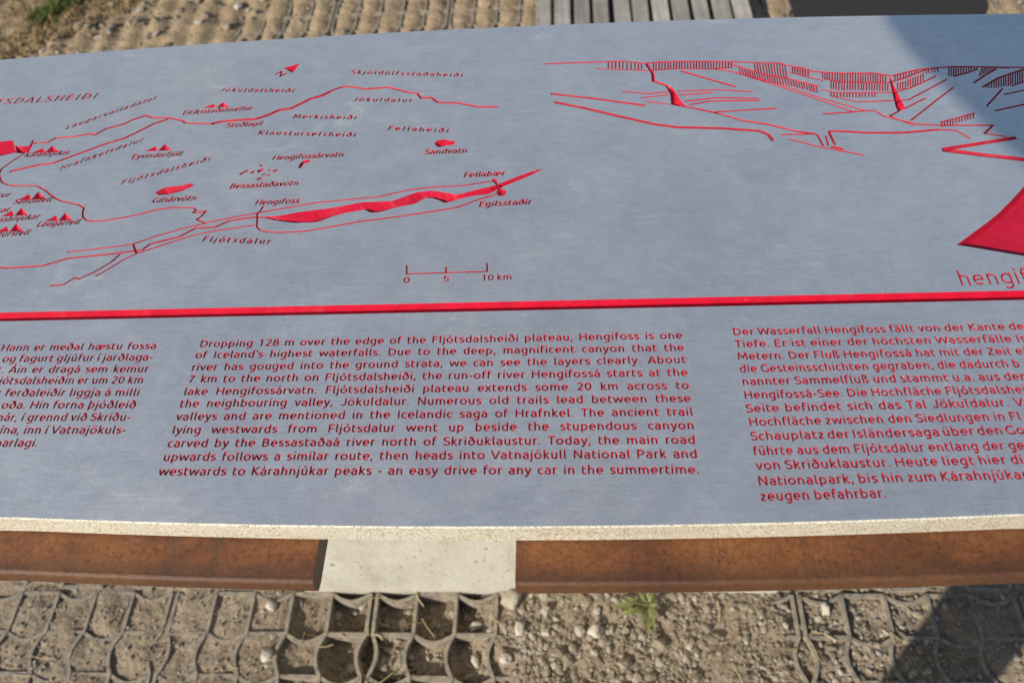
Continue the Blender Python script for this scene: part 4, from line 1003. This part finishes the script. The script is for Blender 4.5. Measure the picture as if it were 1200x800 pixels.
# ------------------------------------------------------------------ the photographer, standing behind the viewpoint
SK_ = {}
def person():
    J = {}
    pts, rad, edg = [], [], []
    def P(n, co, r, par=None):
        J[n] = len(pts); pts.append(co); rad.append(r if isinstance(r, tuple) else (r, r))
        if par: edg.append((J[par], J[n]))
    P('pelvis', (0.01, -0.36, 0.90), (0.175, 0.125)); P('waist', (0.02, -0.36, 1.06), (0.155, 0.12), 'pelvis'); P('chest', (-0.068, -0.33, 1.25), (0.225, 0.15), 'waist')
    P('collar', (0.0, -0.295, 1.36), (0.12, 0.095), 'chest'); P('neck', (0.0, -0.255, 1.43), 0.056, 'collar'); P('jaw', (0.0, -0.225, 1.50), (0.072, 0.085), 'neck')
    P('brow', (0.0, -0.21, 1.58), (0.082, 0.098), 'jaw'); P('crown', (0.0, -0.215, 1.645), (0.055, 0.065), 'brow')
    P('nose', (0.0, -0.115, 1.52), 0.014, 'jaw')
    for s_, sx in (('l', -1), ('r', 1)):
        P('shoulder' + s_, (sx * 0.175, -0.30, 1.355 + (0.045 if sx < 0 else 0)), 0.062, 'collar')
        if sx < 0: el, wr, hd = (-0.478, -0.045, 1.512), (-0.155, -0.055, 1.425), (-0.105, -0.045, 1.375)
        else: el, wr, hd = (0.385, -0.20, 1.16), (0.135, -0.07, 1.345), (0.098, -0.05, 1.365)
        P('elbow' + s_, el, 0.057, 'shoulder' + s_); P('wrist' + s_, wr, 0.031, 'elbow' + s_); P('hand' + s_, hd, (0.036, 0.024), 'wrist' + s_)
        for k in range(4):
            b0 = (hd[0] - sx * 0.018, hd[1] + 0.012 + 0.002 * k, hd[2] + 0.028 - 0.017 * k)
            P(f'f{k}a' + s_, b0, 0.0095, 'hand' + s_); P(f'f{k}b' + s_, (b0[0] - sx * 0.020, b0[1] + 0.020 - 0.002 * k, b0[2]), 0.0088, f'f{k}a' + s_); P(f'f{k}c' + s_, (b0[0] - sx * (0.040 - 0.003 * k), b0[1] + 0.022, b0[2] - 0.002), 0.0078, f'f{k}b' + s_)
        P('ta' + s_, (hd[0] - sx * 0.012, hd[1] - 0.026, hd[2] - 0.004), 0.0115, 'hand' + s_); P('tb' + s_, (hd[0] - sx * 0.034, hd[1] - 0.036, hd[2] + 0.008), 0.0095, 'ta' + s_)
        hx = -0.112 if sx < 0 else 0.165
        P('hip' + s_, (hx, -0.35, 0.84), 0.088, 'pelvis'); P('knee' + s_, (hx, -0.32, 0.48), 0.062, 'hip' + s_); P('ankle' + s_, (hx, -0.345, 0.09), 0.058, 'knee' + s_)
        P('heel' + s_, (hx, -0.37, 0.045), 0.042, 'ankle' + s_); P('ball' + s_, (hx + sx * 0.02, -0.20, 0.034), (0.046, 0.032), 'ankle' + s_); P('toe' + s_, (hx + sx * 0.025, -0.13, 0.028), (0.034, 0.024), 'ball' + s_)
    me = bpy.data.meshes.new('person_cage'); me.from_pydata(pts, edg, [])
    ob = bpy.data.objects.new('person_cage', me); COL.objects.link(ob)
    md = ob.modifiers.new('Skin', 'SKIN')
    for v_, r in zip(me.skin_vertices[0].data, rad): v_.radius = r; v_.use_root = False
    me.skin_vertices[0].data[0].use_root = True
    md.use_smooth_shade = True
    sb = ob.modifiers.new('Sub', 'SUBSURF'); sb.levels = 2; sb.render_levels = 2
    bpy.context.view_layer.update()
    out = bpy.data.meshes.new_from_object(ob.evaluated_get(bpy.context.evaluated_depsgraph_get()))
    bpy.data.objects.remove(ob); bpy.data.meshes.remove(me)
    out.materials.clear(); out.name = 'person'
    for m in (m_plain('dark jacket cloth', (0.020, 0.026, 0.045), (0.035, 0.043, 0.07), 120), m_plain('grey trousers', (0.055, 0.055, 0.060), (0.085, 0.085, 0.09), 120), m_plain('skin', (0.46, 0.27, 0.19), (0.52, 0.31, 0.22), 60, 0.55, 0.05), m_plain('dark shoes', (0.02, 0.018, 0.016), (0.04, 0.035, 0.03), 80)): out.materials.append(m)
    for p in out.polygons:
        x, y, z = p.center
        hand = -0.145 < x < 0.125 and y > -0.09 and z > 1.30
        p.material_index = 2 if (z > 1.435 and abs(x) < 0.085 and y > -0.34) or hand else 0 if z > 0.86 else 3 if z < 0.075 else 1
        p.use_smooth = True
    o = bpy.data.objects.new('person', out); COL.objects.link(o)
    tag(o, 'person in dark jacket and grey trousers holding up a small camera beside the sign', 'person')
    bm = bmesh.new(); bmesh.ops.create_uvsphere(bm, u_segments=24, v_segments=14, radius=1)
    for v_ in bm.verts:
        k = 1 + 0.06 * noise.noise(v_.co * 4)
        v_.co = Vector((v_.co.x * 0.098 * k, v_.co.y * 0.112 * k - 0.225 - 0.012, 1.605 + v_.co.z * 0.085 * k))
    bmesh.ops.delete(bm, geom=[v_ for v_ in bm.verts if v_.co.z < 1.53 or (v_.co.y > -0.17 and v_.co.z < 1.60)], context='VERTS')
    bm_obj('hair', bm, m_plain('brown hair', (0.03, 0.018, 0.010), (0.07, 0.045, 0.025), 150), o, True)
    for sx in (-1, 1):
        bm = bmesh.new(); bmesh.ops.create_uvsphere(bm, u_segments=10, v_segments=8, radius=0.0115)
        bm_obj('eye', bm, m_plain('eye', (0.02, 0.02, 0.02), (0.6, 0.6, 0.6), 100, 0.2), o, True, (sx * 0.033, -0.128, 1.548))
    return o
person()
hc = -Vector(ROT @ np.array([0, 0, 1.0]))
camr = empty('hand_camera', Vector((0, 0, CAMZ)) + hc * 0.06)
camr.rotation_euler = cam.matrix_world.to_euler()
tag(camr, 'small black camera held in both hands of the person', 'camera')
M_BLK = m_plain('black camera plastic', (0.012, 0.012, 0.012), (0.02, 0.02, 0.02), 200, 0.5)
bm = bmesh.new(); box(bm, -0.055, 0.055, -0.034, 0.034, -0.004, 0.026, 0.005); bm_obj('body', bm, M_BLK, camr)
bm = bmesh.new(); bmesh.ops.create_cone(bm, segments=28, radius1=0.024, radius2=0.024, depth=0.030, cap_ends=True); bm_obj('lens', bm, M_BLK, camr, False, (0, 0, -0.0195))
